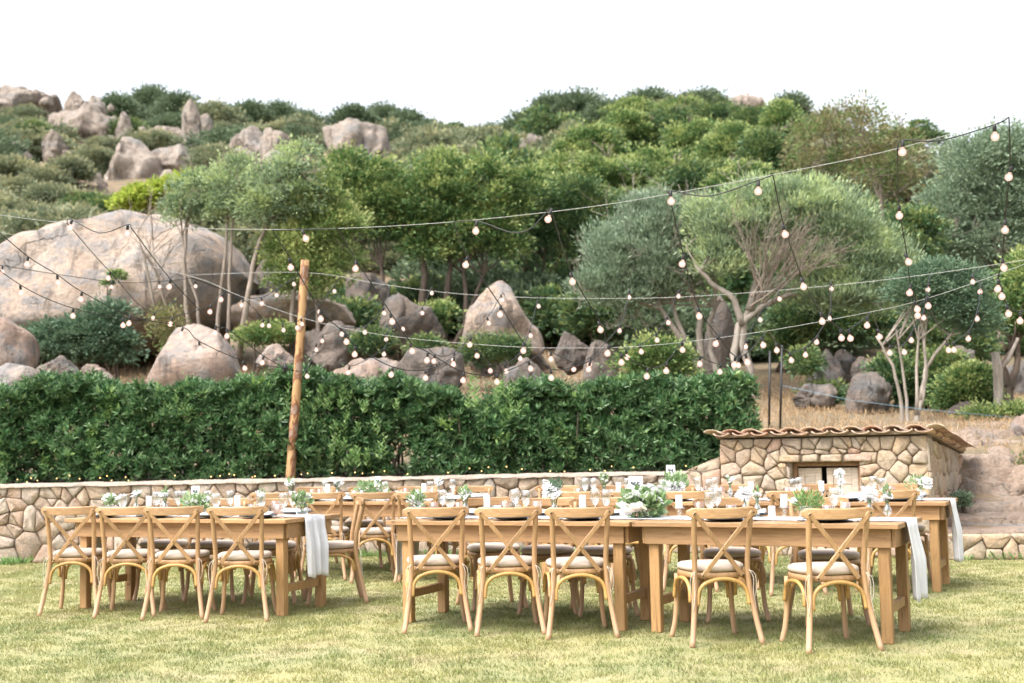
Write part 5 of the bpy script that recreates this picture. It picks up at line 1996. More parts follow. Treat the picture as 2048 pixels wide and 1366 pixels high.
def make_chair():
    t = empty('crossback_chair')
    o = rounded(.37, .44, .43)
    slab(o, [(.96, .420), (1, .424), (1, .452), (.97, .457)]).build('seat_frame', 'chair_wood', t)
    co = rounded(.36, .44, .43, 32, 2.7)
    n = len(co)
    cu = slab(co, [(.90, .459), (.99, .466), (1.035, .480), (1.01, .497), (.93, .507), (.70, .511), (.3, .512)]).build('cushion', 'cushion_fabric', t)
    for s in (-1, 1):
        R = [(s * .235, -.285, 0), (s * .212, -.25, .14), (s * .188, -.215, .32), (s * .178, -.198, .45), (s * .180, -.205, .58), (s * .186, -.232, .72), (s * .190, -.262, .845)]
        MB().tube(smooth_path([Vector(p) for p in R], 3), [.0185] * 10 + [.018] * 9, 9).build('rear_leg', 'chair_leg_wood', t)
        F = [(s * .222, .215, 0), (s * .203, .192, .10), (s * .192, .178, .24), (s * .188, .172, .425)]
        MB().tube(smooth_path([Vector(p) for p in F], 3), .0175, 9).build('front_leg', 'chair_leg_wood', t)
        MB().bar((s * .198, -.281, .848), (-s * .135, -.224 - (.004 if s > 0 else -.004), .438), .030, .011, (0, 1, .1), .003).build('cross_bar', 'chair_wood', t)
        # side arch
        A = [(s * .207, -.198 + .02, .27), (s * .205, -.16, .36), (s * .203, -.08, .405), (s * .205, .0, .413), (s * .208, .08, .402), (s * .210, .135, .36), (s * .214, .155, .27)]
        MB().tube(smooth_path([Vector(p) for p in A], 4), .0125, 7).build('arch', 'arch_wood', t)
        for z0 in (.455,):
            pts = [(s * .182, -.215, .47), (s * .215, -.232, .44), (s * .222, -.235, .36), (s * .206, -.24, .27 + .03 * s)]
            MB().tube(smooth_path([Vector(p) for p in pts], 4), .0021, 4).build('tie', 'tie_cord', cu)
            pts = [(s * .182, -.215, .47), (s * .200, -.240, .42), (s * .196, -.246, .33), (s * .212, -.25, .22)]
            MB().tube(smooth_path([Vector(p) for p in pts], 4), .0021, 4).build('tie', 'tie_cord', cu)
    for y0, y1, w in ((-.214, -.226, .172), (.182, .19, .176)):
        A = [(-w, y1, .25), (-w * .93, y0, .34), (-w * .62, y0, .395), (0, y0, .418), (w * .62, y0, .395), (w * .93, y0, .34), (w, y1, .25)]
        MB().tube(smooth_path([Vector(p) for p in A], 4), .0135, 7).build('arch', 'arch_wood', t)
    # curved top rail
    v, f = [], []
    m = 15
    prof_ = [(-.010, -.033), (-.012, -.028), (-.012, .026), (-.007, .034), (.006, .034), (.010, .028), (.010, -.028), (.008, -.033)]
    for i in range(m):
        u = -1 + 2 * i / (m - 1)
        x = u * .236
        y = -.258 - .045 * (1 - u * u) + .012
        tap = (1 - max(0, abs(u) - .86) / .14 * .55)
        zc = .846 - .006 * (1 - u * u)
        for dy, dz in prof_:
            v.append((x, y + dy, zc + dz * tap * (1.0 if abs(u) < .9 else .95)))
    k = len(prof_)
    for i in range(m - 1):
        for j in range(k):
            f.append((i * k + j, i * k + (j + 1) % k, (i + 1) * k + (j + 1) % k, (i + 1) * k + j))
    f.append(tuple(range(k))[::-1])
    f.append(tuple((m - 1) * k + j for j in range(k)))
    MB().add(v, f, False).build('top_rail', 'rail_wood', t)
    for p in ((-.198, -.291, .842), (.198, -.291, .842), (0.0, -.252, .603), (-.135, -.236, .442), (.135, -.236, .442)):
        MB().tube([Vector(p), Vector(p) + Vector((0, -.003, 0))], .007, 7).build('screw', 'screw_metal', t)
    return t


CT = .38          # the chairs stand a little askew to the tables
CH0 = make_chair()
used = [False]


def place_chair(p, rz, label, group):
    if used[0]:
        o = copy_tree(CH0)
    else:
        o = CH0
        used[0] = True
    o.location = (p.x, p.y, 0)
    o.rotation_euler = (0, 0, rz)
    tag(o, label, 'chair', group)
    return o


def near_chair(T, l, r, label, group, twist=0):
    """chair on the camera's side; l, r: photo positions of its two rear feet"""
    a, b = G(*l), G(*r)
    m = (a + b) / 2
    rz = T.a + twist
    p = m + Matrix.Rotation(rz, 3, 'Z') @ Vector((0, .285, 0))
    q = T.R.transposed() @ (p - T.c)
    lim = -T.wid / 2 - .265 + .285 + .0        # the back stays clear of the table top
    lim -= abs(math.sin(twist)) * .16
    if q.y > lim:
        p = p + Vector((0, -(q.y - lim) / math.cos(T.a), 0))
    place_chair(p, rz, label, group)


def side_chair(T, px, far, label, group, twist=0.0, out=0.0, z=.48):
    y = (T.wid / 2 + .13 + out) * (1 if far else -1)
    u = T.upx(px, y, z)
    place_chair(T.at(u, y), T.a + (PI if far else 0) + twist + CT, label, group)


g = 'chairs on the near side of the left near table'
for k, (l, r, tw, lab) in enumerate((
        ((83, 1232), (192, 1230), .42, 'first crossback chair from the left at the left near table, back to camera'),
        ((199, 1236), (307, 1232), .46, 'second crossback chair from the left at the left near table, back to camera'),
        ((300, 1234), (422, 1229), .40, 'third crossback chair from the left at the left near table, back to camera'),
        ((428, 1237), (545, 1236), .40, 'fourth crossback chair from the left at the left near table, back to camera'))):
    near_chair(A1, l, r, lab, g, tw)
g = 'chairs on the near side of the middle near table'
for l, r, tw, lab in (((817, 1256), (944, 1252), .50, 'crossback chair nearest the rough left leg of the middle near table, back to camera'),
                      ((958, 1260), (1086, 1256), .47, 'middle one of three crossback chairs at the middle near table, back to camera'),
                      ((1094, 1264), (1226, 1258), .48, 'rightmost of three crossback chairs at the middle near table, back to camera')):
    near_chair(A2, l, r, lab, g, tw)
g = 'chairs on the near side of the right near table'
for l, r, tw, lab in (((1375, 1278), (1502, 1274), .64, 'left of the two big crossback chairs at the right near table, back to camera'),
                      ((1599, 1292), (1729, 1285), .62, 'right of the two big crossback chairs at the right near table, back to camera')):
    near_chair(A3, l, r, lab, g, tw)
g = 'chairs on the far side of the left near table'
side_chair(A1, 330, True, 'leftmost chair facing the camera behind the left near table', g, .05)
side_chair(A1, 432, True, 'second chair from the left facing the camera behind the left near table', g, -.06)
side_chair(A1, 545, True, 'third chair from the left facing the camera behind the left near table', g, .05)
place_chair(A1.at(A1.L / 2 - .10, A1.wid / 2 + .20), A1.a + PI - .95, 'turned chair seen side-on by the hanging runner of the left near table', g)
g = 'chairs on the far side of the middle near table'
side_chair(A2, 985, True, 'tilted-looking chair pulled out behind the middle near table, left of three', g, .3, .14)
side_chair(A2, 1095, True, 'middle chair of three facing the camera behind the middle near table', g, -.05)
side_chair(A2, 1208, True, 'chair of three facing the camera nearest the big bouquet', g, .08)
g = 'chairs on the far side of the right near table'
side_chair(A3, 1462, True, 'left of two chairs facing the camera behind the right near table', g, .10)
side_chair(A3, 1655, True, 'right of two chairs facing the camera behind the right near table', g, .12)
g = 'chairs on the near side of the left back table'
side_chair(B1, 556, False, 'first chair from the left with its back to the camera at the left back table', g, .02, .02)
side_chair(B1, 655, False, 'second chair from the left with its back to the camera at the left back table', g, .0, .05)
side_chair(B1, 747, False, 'third chair from the left with its back to the camera at the left back table', g, .22, .12)
side_chair(B1, 842, False, 'fourth chair from the left with its back to the camera at the left back table', g, .05, .02)
g = 'chairs on the near side of the back pair'
side_chair(B2, 1165, False, 'chair with its back to the camera at the left end of the joined back tables', g, .0, .02)
side_chair(B2, 1265, False, 'chair at the joined back tables hidden behind the big bouquet', g, .05, .04)
side_chair(B2, 1375, False, 'chair at the joined back tables seen right of the big bouquet', g, -.04, .02)
side_chair(B3, 1575, False, 'chair at the right back table in front of the hut door', g, .12, .04)
side_chair(B3, 1772, False, 'chair with its back to the camera at the right end of the right back table', g, -.02, .02)
g = 'chairs on the far side of the left back table'
for px, lab in ((620, 'first from the left'), (730, 'second from the left'), (830, 'third from the left'), (945, 'fourth from the left')):
    side_chair(B1, px, True, 'chair against the stone wall behind the left back table, ' + lab, g, random.uniform(-.1, .1))
g = 'chairs on the far side of the back pair'
for T, px, lab in ((B2, 1110, 'chair facing the camera behind the left end of the joined back tables'), (B2, 1235, 'chair facing the camera behind the joined back tables, left of the photo card'),
                   (B2, 1360, 'chair facing the camera behind the joined back tables, behind the pompom flowers'), (B3, 1468, 'chair facing the camera in front of the hut left of its door'),
                   (B3, 1640, 'chair facing the camera in front of the hut door'), (B3, 1800, 'chair facing the camera behind the right end of the right back table')):
    side_chair(T, px, True, lab, g, random.uniform(-.12, .12))


# ---- runners
def runner(label, T0, T1, hangL, hangR, w=.34, seed=0, y=0.0, flare=0.0):
    """linen strip lying along one or two tables and hanging over their ends"""
    rd = random.Random(seed)
    path = []
    pL, pR = T0.at(-T0.len / 2, y), T1.at(T1.len / 2, y)
    mid = [T0.at(T0.len / 2, y), T1.at(-T1.len / 2, y)] if T0 is not T1 else []
    hL, hR = T0.h + .004, T1.h + .004
    uL, uR = (T0.R @ Vector((-1, 0, 0))), (T1.R @ Vector((1, 0, 0)))
    seg = []
    if hangL:
        n = 14
        for k in range(n):
            t = k / n
            seg.append((pL + uL * (.012 + .010 * (1 - t)) + Vector((0, 0, hL - hangL * (1 - t) - .004)), 1 - t, T0))
    seg.append((pL + uL * .006 + Vector((0, 0, hL)), 0, T0))
    way = [pL] + mid + [pR]
    for a, b in zip(way[:-1], way[1:]):
        m = max(2, int((b - a).length / .05))
        for k in range(1, m):
            seg.append((a.lerp(b, k / m) + Vector((0, 0, hL)), 0, T0))
    seg.append((pR + uR * .006 + Vector((0, 0, hR)), 0, T1))
    if hangR:
        n = 14
        for k in range(1, n + 1):
            t = k / n
            seg.append((pR + uR * (.012 + .010 * t) + Vector((0, 0, hR - hangR * t - .004)), t, T1))
    nw = 22
    v, f = [], []
    o = seg[0][0]
    for (p, hang, T) in seg:
        ax = T.R @ Vector((0, 1, 0))
        out = T.R @ Vector((1 if (p - T.c).dot(T.R @ Vector((1, 0, 0))) > 0 else -1, 0, 0))
        for j in range(nw + 1):
            u = j / nw - .5
            q = p + ax * (u * w * (1 - .10 * hang + flare * hang))
            if hang > 0:
                q = q + out * (.022 * min(1, hang * 2) * (math.sin(u * 17 + seed) + .6 * math.sin(u * 31 + seed * 2 + hang)) + .02 * min(1, hang * 2))
                q.z += .012 * math.sin(u * 9 + seed) * hang
            else:
                q.z += .002 + .004 * (.5 + .5 * noise.noise((q.x * 7, q.y * 7, seed)))
            v.append(q - o)
    for i in range(len(seg) - 1):
        for j in range(nw):
            a = i * (nw + 1) + j
            f.append((a, a + 1, a + nw + 2, a + nw + 1))
    ob = MB().add(v, f, True).build('table_runner', 'white_linen', None, o)
    sm = ob.modifiers.new('thickness', 'SOLIDIFY')
    sm.thickness = .003
    sm.offset = 1
    tag(ob, label, 'table runner', 'white linen table runners')


runner('white linen runner on the left near table, hanging at both ends', A1, A1, .46, .47, .30, 1)
runner('white linen runner along the joined near tables, falling low at the right', A2, A3, .42, .50, .36, 2)
runner('white linen runner on the left back table', B1, B1, .30, .40, .34, 3)
runner('white linen runner along the joined back tables, falling beside the hut', B2, B3, .45, .52, .36, 4)


# ---- tableware
def mk(mesh, mat):
    mesh.materials.append(MATS[mat])
    return mesh


WG = mk(MB().lathe([(.0005, .002), (.033, .002), (.034, .004), (.012, .008), (.0045, .016), (.0042, .062), (.008, .072), (.024, .092), (.036, .118), (.040, .145), (.037, .172), (.0335, .196),
                    (.032, .196), (.0355, .172), (.0385, .145), (.0345, .119), (.022, .094), (.004, .078)], 18).mesh('wine_glass'), 'clear_glass')
TG = mk(MB().lathe([(.0005, .001), (.028, .001), (.030, .004), (.0365, .108), (.035, .108), (.0285, .012), (.0005, .012)], 18).mesh('tumbler'), 'amber_glass')
CP = mk(MB().lathe([(.0005, .003), (.10, .003), (.150, .012), (.152, .015), (.148, .016), (.10, .008), (.0005, .008)], 28).mesh('charger_plate'), 'slate_plate')
WP = mk(MB().lathe([(.0005, .009), (.08, .009), (.112, .020), (.113, .023), (.08, .014), (.0005, .014)], 24).mesh('dinner_plate'), 'white_china')


def napkin_mesh():
    nx, ny = 14, 8
    v, f = [], []
    for j in range(ny + 1):
        for i in range(nx + 1):
            x, y = (i / nx - .5) * .23, (j / ny - .5) * .13
            z = .026 + .016 * math.cos(PI * (j / ny - .5)) + .012 * noise.noise((x * 14, y * 20, 2)) + .006 * math.sin(x * 40)
            v.append((x + .01 * noise.noise((x * 9, y * 9, 5)), y, z))
    for j in range(ny):
        for i in range(nx):
            a = j * (nx + 1) + i
            f.append((a, a + 1, a + nx + 2, a + nx + 1))
    n = len(v)
    v += [(x, y, .0235) for x, y, z in v]
    rim = list(range(0, nx + 1)) + [j * (nx + 1) + nx for j in range(1, ny + 1)] + [ny * (nx + 1) + i for i in range(nx - 1, -1, -1)] + [j * (nx + 1) for j in range(ny - 1, 0, -1)]
    for a, b in zip(rim, rim[1:] + rim[:1]):
        f.append((b, a, a + n, b + n))
    return mk(MB().add(v, f, True).mesh('napkin'), 'napkin_linen')


NK = napkin_mesh()


def cutlery(kind):
    mb = MB()
    mb.bar((0, -.10, .003), (0, .035, .003), .012, .003, (0, 0, 1))
    if kind == 'fork':
        mb.bar((0, .035, .004), (0, .06, .004), .022, .003, (0, 0, 1))
        for k in (-1, 0, 1):
            mb.bar((k * .008, .06, .004), (k * .008, .10, .005), .004, .002, (0, 0, 1))
    else:
        mb.bar((0, .035, .003), (.002, .12, .003), .018, .002, (0, 0, 1))
    return mk(mb.mesh(kind), 'silver')


FK, KN = cutlery('fork'), cutlery('knife')
TNAME = {'A1': 'left near table', 'A2': 'middle near table', 'A3': 'right near table', 'B1': 'left back table', 'B2': 'left joined back table', 'B3': 'right back table'}
TOP = .7615


def put(me, name, T, u, y, label, cat, group, rz=0.0, z=0.0, tilt=0):
    o = bpy.data.objects.new(name, me)
    COL.objects.link(o)
    o.location = T.at(u, y, TOP + z)
    o.rotation_euler = (tilt, 0, T.a + rz)
    tag(o, label, cat, group)
    return o


def setting(key, u, side, glasses=True):
    T, nm = TAB[key], TNAME[key]
    ydir = -1 if side < 0 else 1
    sd = 'near' if side < 0 else 'far'
    y = ydir * (T.wid / 2 - .165)
    r = 0 if side < 0 else PI
    j = random.uniform(-.012, .012)
    rw = .0085 if abs(y) - .15 < .17 else 0
    put(CP, 'charger_plate', T, u + j, y, f'dark slate charger plate on the {sd} side of the {nm}', 'plate', f'charger plates, {sd} side of the {nm}', r, rw)
    put(WP, 'dinner_plate', T, u + j, y, f'white dinner plate on the {sd} side of the {nm}', 'plate', f'dinner plates, {sd} side of the {nm}', r, rw)
    put(NK, 'napkin', T, u + j, y + ydir * -.01, f'folded white napkin on a plate, {sd} side of the {nm}', 'napkin', f'napkins, {sd} side of the {nm}', r + random.uniform(-.3, .3), rw)
    put(FK, 'fork', T, u - .19 * -ydir * -1, y, f'fork beside a dark plate on the {sd} side of the {nm}', 'fork', f'forks, {sd} side of the {nm}', r + random.uniform(-.08, .08), rw)
    put(KN, 'knife', T, u + .19 * -ydir * -1, y, f'knife beside a dark plate on the {sd} side of the {nm}', 'knife', f'knives, {sd} side of the {nm}', r + random.uniform(-.08, .08), rw)


def glass_at(key, px, kind, y):
    T, nm = TAB[key], TNAME[key]
    u = T.upx(px, y, .88)
    rw = .0085 if abs(y) < .2 else .0
    if kind == 'w':
        put(WG, 'wine_glass', T, u, y, f'clear stemmed wine glass standing on the {nm}', 'wine glass', f'wine glasses on the {nm}', 0, rw)
    else:
        put(TG, 'tumbler', T, u, y, f'straight water tumbler standing on the {nm}', 'tumbler', f'tumblers on the {nm}', 0, rw)


for key, us in (('A1', (-.82, -.28, .26, .74)), ('A2', (-.52, 0.0, .55)), ('A3', (-.28, .42)), ('B1', (-.85, -.28, .30, .85)), ('B2', (-.5, .0, .52)), ('B3', (-.45, .1, .55))):
    for u in us:
        setting(key, u, -1)
        setting(key, u + .03, 1)
for key, lst in (
        ('A1', 'w245 w312 w322 w356 w370 w432 w460 w522 t330 t550 t558 w567 w585 w415 t505'),
        ('A2', 't868 w885 w900 t918 t1010 w1030 w1052 t1074 w1190 w1212 t842'),
        ('A3', 't1398 w1420 w1434 t1462 t1655 w1668 t1690'),
        ('B1', 't625 t640 t710 t725 t795 t812 w650 w770 w860 w905 t925'),
        ('B2', 't1157 w1170 w1187 w1090 t1110 t1225 w1255 t1310 w1325 w1395 t1405'),
        ('B3', 'w1418 w1430 t1443 t1575 w1586 w1598 t1612 t1727 w1747 w1765 t1782')):
    for s in lst.split():
        glass_at(key, float(s[1:]), s[0], random.choice((-.20, .19, .22)))

CND = MB().lathe([(.0005, .0), (.0235, 0), (.0242, .003), (.0242, .084), (.0225, .088), (.012, .085), (.0005, .084)], 18).mesh('candle')
CND.materials.append(MATS['candle_wax'])
WICK = MB().tube([(0, 0, .083), (.001, 0, .097)], .0012, 5).mesh('wick')
WICK.materials.append(MATS['dark_interior'])
HOLD = MB().lathe([(.0005, .001), (.034, .001), (.035, .005), (.014, .012), (.010, .020), (.019, .034), (.019, .042), (.010, .054), (.012, .060), (.040, .066), (.042, .074), (.039, .074),
                   (.030, .069), (.0005, .068)], 18).mesh('holder')
HOLD.materials.append(MATS['clear_glass'])


def candle(key, px, y, where, tall=True):
    T = TAB[key]
    u = T.upx(px, y, .88)
    e = empty('pillar_candle', T.at(u, y, TOP + .0085), 0, f'white pillar candle {where}', 'candle', 'white pillar candles on glass stands')
    z = 0.0
    if tall:
        obj('holder', HOLD, None, e)
        z = .0705
    c = obj('candle', CND, None, e, (0, 0, z))
    obj('wick', WICK, None, c)


for a in (('A1', 298, .05, 'beside the white rose on the left near table'), ('A1', 475, .05, 'right of the photo card on the left near table'),
          ('A2', 974, .06, 'taller of two side by side on the middle near table'), ('A2', 995, -.10, 'set low, shorter of two side by side on the middle near table', False),
          ('A2', 1165, .0, 'left of the big bouquet on the middle near table'), ('A3', 1358, -.05, 'right of the big bouquet on the right near table'),
          ('A3', 1543, -.14, 'shorter of a pair left of the fern bowl', False), ('A3', 1568, .08, 'taller of a pair left of the fern bowl'),
          ('B1', 656, .05, 'left one on the left back table'), ('B1', 848, .05, 'right one on the left back table'),
          ('B2', 1237, .05, 'on the joined back tables left of the photo card'), ('B3', 1502, .06, 'in front of the hut left of its door'),
          ('B3', 1643, .05, 'in front of the dark door gap')):
    candle(*a)


# ---- flowers
def petals(r, rings, mode):
    """bloom mesh: cupped petals in rings"""
    v, f = [], []
    for (n, rad, h, ln, wd, tilt) in rings:
        ph = random.random() * 6
        for k in range(n):
            a = 2 * PI * k / n + ph + random.uniform(-.12, .12)
            d = Vector((math.cos(a), math.sin(a), 0))
            s = Vector((-d.y, d.x, 0))
            tl = tilt + random.uniform(-.1, .1)
            out = d * math.cos(tl) + Vector((0, 0, 1)) * math.sin(tl)
            b = d * rad * r + Vector((0, 0, h * r))
            L, wv = ln * r * random.uniform(.85, 1.1), wd * r
            up = out.cross(s) * -1
            cup = Vector((0, 0, 1)) * L * .12 - d * L * .10
            o = len(v)
            v += [b - s * wv * .3, b + s * wv * .3, b + out * L * .55 + s * wv * .55 + cup, b + out * L * .55 - s * wv * .55 + cup, b + out * L * .55 - cup * .6,
                  b + out * L + s * wv * .3 - cup * .3, b + out * L - s * wv * .3 - cup * .3]
            f += [(o, o + 1, o + 2, o + 4), (o, o + 4, o + 3), (o + 4, o + 2, o + 5), (o + 3, o + 4, o + 6), (o + 4, o + 5, o + 6)]
    return MB().add(v, f, True).mesh('bloom')


ROSE = [mk(petals(1, [(8, .10, -.2, .95, .75, .25), (7, .08, -.05, .80, .70, .75), (6, .05, .05, .62, .6, 1.05), (5, .02, .1, .5, .45, 1.3)], 0), m) for m in ('cream_petal', 'white_petal')]
POM = mk(petals(1, [(14, .05, -.3, .95, .26, -.15), (14, .05, -.15, .98, .26, .2), (12, .05, 0, .92, .26, .55), (10, .05, .1, .85, .25, .9), (7, .02, .15, .75, .22, 1.25)], 1), 'white_petal')
BUDV = mk(MB().lathe([(.0005, .001), (.021, .001), (.023, .006), (.011, .018), (.012, .026), (.027, .046), (.029, .060), (.020, .082), (.011, .096), (.011, .122), (.015, .130), (.0135, .130),
                      (.0095, .122), (.0095, .098), (.018, .082), (.0265, .060), (.025, .048), (.0005, .034)], 16).mesh('vase'), 'clear_glass')
BOWL = mk(MB().lathe([(.0005, .001), (.040, .001), (.046, .006), (.050, .035), (.049, .075), (.052, .082), (.050, .082), (.046, .075), (.046, .012), (.0005, .009)], 20).mesh('bowl'), 'clear_glass')
WATER = mk(MB().lathe([(.0005, .008), (.043, .010), (.045, .045), (.0005, .046)], 16).mesh('water'), 'water_glass')


def arrangement(key, px, y, label, vase='bud', blooms=(), leaves=0, lr=.07, lmat='bouquet_leaf', ls=.035, hz_=.0, u=None, name='flower_vase', lasp=.5):
    """blooms: (dx, dy, z, r, kind) relative to the vase's foot"""
    T = TAB[key]
    if u is None:
        u = T.upx(px, y, .90)
    e = empty(name, T.at(u, y, TOP + .0085), T.a, label, 'flowers', 'flower arrangements on the tables')
    rim = .0
    if vase == 'bud':
        obj('vase', BUDV, None, e)
        rim = .125
    elif vase == 'bowl':
        obj('bowl', BOWL, None, e)
        obj('water', WATER, None, e)
        rim = .075
    mb = MB()
    for (dx, dy, z, r, kind) in blooms:
        me = {'r': ROSE[0], 'w': ROSE[1], 'p': POM}[kind]
        b = obj('bloom', me, None, e, (dx, dy, z))
        r *= 1.2
        b.scale = (r, r, r)
        d = Vector((dx, dy - .35 * r * 3, .8 * r + .02))
        b.rotation_euler = (random.uniform(.35, .8), random.uniform(-.35, .35) + dx * 2.5, random.uniform(0, 6))
        if vase != 'none':
            mb.tube([(dx * .1, dy * .1, .03), (dx * .4, dy * .4, max(rim, z * .6)), (dx, dy, z)], .0022, 5, cap=False)
    for k in range(6 if leaves else 0):
        a = k * 1.05
        mb.tube([(0, 0, .03), (math.cos(a) * lr * .4, math.sin(a) * lr * .4, rim + .01), (math.cos(a) * lr, math.sin(a) * lr, rim + .05)], .002, 4, cap=False)
    if mb.v:
        mb.build('stem', 'green_stem', e)
    if leaves:
        zc = hz_ if hz_ else rim + .045
        P = nrm(rng.normal(size=(leaves, 3))) * rng.random((leaves, 1)) ** .5 * np.array([lr * .85, lr * .7, .03 + lr * .35]) + np.array([0, 0, zc])
        Dn = P - np.array([0, 0, rim * .6]) + rng.normal(size=P.shape) * .025
        v, f = leaf_quads(P, Dn, ls * (.6 + .8 * rng.random(leaves)), lasp)
        obj('foliage', np_mesh('foliage', v, f), lmat, e)
    return e


def cluster(n, rad, z0, z1, r, kinds):
    out = []
    for k in range(n):
        a = 2 * PI * k / n + random.uniform(-.3, .3)
        q = rad * random.uniform(.4, 1)
        out.append((math.cos(a) * q, math.sin(a) * q * .8, random.uniform(z0, z1), r * random.uniform(.8, 1.15), random.choice(kinds)))
    return out


# left near table
arrangement('A1', 222, .02, 'bowl of white roses at the left end of the left near table', 'bowl', [(-.02, -.02, .15, .040, 'w'), (.02, .0, .16, .034, 'w'), (.07, .0, .135, .018, 'w'), (.085, .0, .15, .014, 'w')], 90, .085)
arrangement('A1', 272, .06, 'single white rose in a bud vase beside a candle on the left near table', 'bud', [(0, 0, .175, .042, 'w'), (.012, .01, .18, .034, 'w')], 12, .03)
arrangement('A1', 330, .12, 'small white blossoms in a bud vase on the left near table', 'bud', cluster(7, .045, .15, .19, .018, 'w'), 26, .045)
arrangement('A1', 392, .0, 'wide bowl of greens under the photo card on the left near table', 'bowl', cluster(7, .11, .10, .14, .026, 'rw'), 210, .14, 'bouquet_leaf', .045, .10, lasp=.6)
arrangement('A1', 522, .08, 'white lisianthus in a stemmed vase on the left near table', 'bud', cluster(5, .035, .15, .18, .022, 'w'), 14, .035)
arrangement('A1', 604, -.06, 'glass jar of white flowers at the right end of the left near table', 'bowl', cluster(6, .06, .11, .16, .028, 'wr'), 110, .085, 'bouquet_leaf', .05, .115, lasp=.6)
# middle near table
arrangement('A2', 832, .0, 'two big white carnations at the left end of the middle near table', 'bowl', [(-.02, -.03, .12, .044, 'p'), (.0, .03, .165, .038, 'p'), (.03, -.02, .10, .026, 'w')], 80, .085, 'bouquet_leaf', .045)
arrangement('A2', 930, .04, 'posy of white lisianthus with leaves on the middle near table', 'bud', [(-.03, 0, .16, .026, 'w'), (.02, -.02, .145, .028, 'w'), (.03, .02, .18, .022, 'w'), (.0, .0, .185, .022, 'w')], 60, .06)
arrangement('A2', 1108, .02, 'tall white pompom flowers with a eucalyptus sprig on the middle near table', 'bud', [(-.03, -.01, .20, .055, 'p'), (.0, .03, .205, .045, 'p'), (.025, -.03, .155, .032, 'w'), (.045, 0, .17, .022, 'w')], 46, .075, 'bluegreen_leaf', .04, .215, lasp=.7)
# bouquet on the joint
bq = [(-.10, -.12, .075, .050, 'r'), (-.085, -.13, .045, .040, 'w'), (.0, -.15, .065, .052, 'r'), (.03, -.14, .075, .046, 'r'), (-.07, -.08, .14, .046, 'w'), (-.02, -.07, .155, .044, 'w'), (.06, -.06, .15, .040, 'w'),
      (.10, -.02, .185, .030, 'w'), (.0, .0, .195, .042, 'w'), (.05, .02, .21, .032, 'w'), (.12, .04, .20, .030, 'w'), (-.12, -.03, .11, .036, 'w'), (.14, -.05, .12, .034, 'w')]
bouquet = arrangement('A3', 1286, -.02, 'big bouquet of cream roses and eucalyptus where the near tables join', 'bowl', bq, 520, .20, 'bouquet_leaf', .050, .10, name='bouquet', lasp=.75)
# right near table
arrangement('A3', 1490, .03, 'white dahlia in a footed bud vase on the right near table, left of its twin', 'bud', [(0, -.01, .165, .050, 'p')], 8, .025)
arrangement('A3', 1514, -.05, 'small white buds in a slim bud vase on the right near table', 'bud', cluster(4, .026, .14, .175, .020, 'w'), 16, .03)
arrangement('A3', 1612, .02, 'low bowl of ferny light green foliage on the right near table', 'bowl', [(-.08, -.03, .11, .030, 'w'), (-.075, .02, .12, .026, 'w')], 300, .125, 'lush_leaf', .036, .105, lasp=.3)
arrangement('A3', 1738, -.05, 'white dahlia in a rounded bud vase near the right end of the right near table', 'bud', [(0, -.01, .16, .054, 'p'), (.03, .01, .17, .03, 'p')], 10, .03)
arrangement('A3', 1774, -.12, 'white lisianthus buds in the vase closest to the falling runner', 'bud', cluster(4, .03, .13, .17, .024, 'w'), 18, .03)
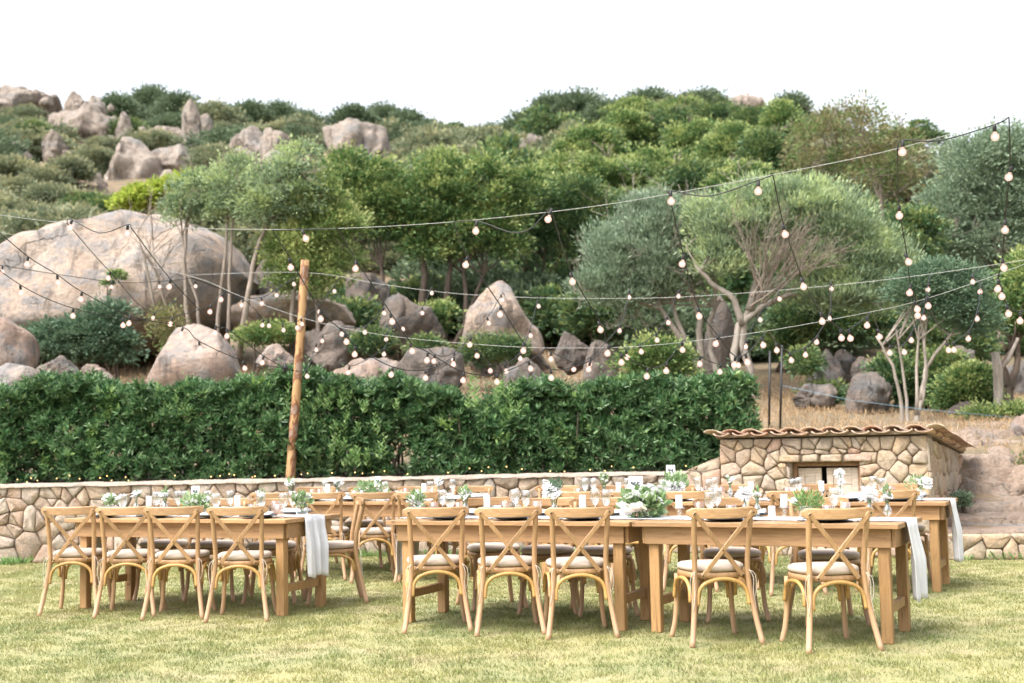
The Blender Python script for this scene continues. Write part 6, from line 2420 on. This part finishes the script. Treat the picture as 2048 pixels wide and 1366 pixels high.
# back tables
arrangement('B1', 580, .05, 'white blossoms beside the wooden pole foot on the left back table', 'bud', cluster(6, .05, .15, .20, .024, 'w'), 34, .05)
arrangement('B1', 675, .08, 'white flowers right of a candle on the left back table', 'bud', cluster(5, .05, .15, .19, .036, 'wp'), 20, .05)
arrangement('B1', 742, -.02, 'long low green garland under the photo card on the left back table', 'bowl', cluster(5, .15, .08, .12, .026, 'w'), 260, .20, 'bouquet_leaf', .05, .085, lasp=.6)
arrangement('B1', 877, .04, 'white carnation in a bud vase at the right of the left back table', 'bud', [(0, 0, .18, .045, 'p'), (.02, .0, .15, .03, 'w')], 10, .03)
arrangement('B2', 1208, .05, 'tall thin sprigs in a bud vase on the joined back tables', 'bud', cluster(5, .04, .17, .25, .016, 'w'), 40, .045, 'bouquet_leaf', .035, .20)
arrangement('B2', 1350, .03, 'big white pompoms with greens behind the bouquet on the joined back tables', 'bowl', [(-.02, -.03, .13, .055, 'p'), (.05, -.02, .12, .05, 'p'), (.0, .04, .19, .03, 'w'), (-.07, .0, .16, .024, 'w')], 150, .14, 'bouquet_leaf', .05, .16, lasp=.6)
arrangement('B3', 1460, .05, 'white rosebud in a bud vase before the hut wall', 'bud', [(-.02, 0, .20, .024, 'w'), (.025, -.01, .175, .038, 'w')], 14, .03)
arrangement('B3', 1680, .05, 'two white carnations, one above the other, before the hut shutter', 'bud', [(0, 0, .225, .042, 'p'), (.012, -.01, .155, .030, 'p')], 8, .02)
arrangement('B3', 1834, .02, 'single large white rose with olive leaves at the right end of the back table', 'bowl', [(.07, -.02, .135, .062, 'w'), (.075, .0, .15, .045, 'w')], 90, .12, 'bouquet_leaf', .045, .125, lasp=.3)


# ---- photo cards
def card(key, px, y, w, h, z, label, rz=0.0):
    T = TAB[key]
    u = T.upx(px, y, .95)
    e = empty('photo_card', T.at(u, y, TOP + .0085), T.a + rz, label, 'card', 'photo cards on the tables')
    tilt = Matrix.Rotation(math.radians(-8), 3, 'X')
    MB().box(tilt @ Vector((0, 0, z + h / 2)), (w, .004, h), tilt, .0008).build('card', 'card_paper', e)
    o = MB().box((0, 0, 0), (w * .74, .0012, h * .40)).build('print', 'photo_print', e, tilt @ Vector((0, -.0034, z + h * .52)))
    o.rotation_euler = (math.radians(-8), 0, 0)
    MB().tube([(0, .004, 0), (0, .006 + (z + h * .3) * .14, z + h * .3)], .003, 6).lathe([(.0005, .0), (.03, .0), (.03, .006), (.0005, .008)], 14).build('stand', 'frame_wood', e)


card('A1', 387, .03, .075, .115, .13, 'white photo card rising from the bowl of greens on the left near table', .1)
card('A2', 1270, .0, .10, .14, .155, 'white photo card behind the big bouquet', .15)
card('B1', 752, .0, .075, .11, .13, 'tilted white photo card on the left back table', -.15)
card('B2', 1340, .10, .085, .12, .20, 'white photo card behind the pompom flowers on the joined back tables', .1)
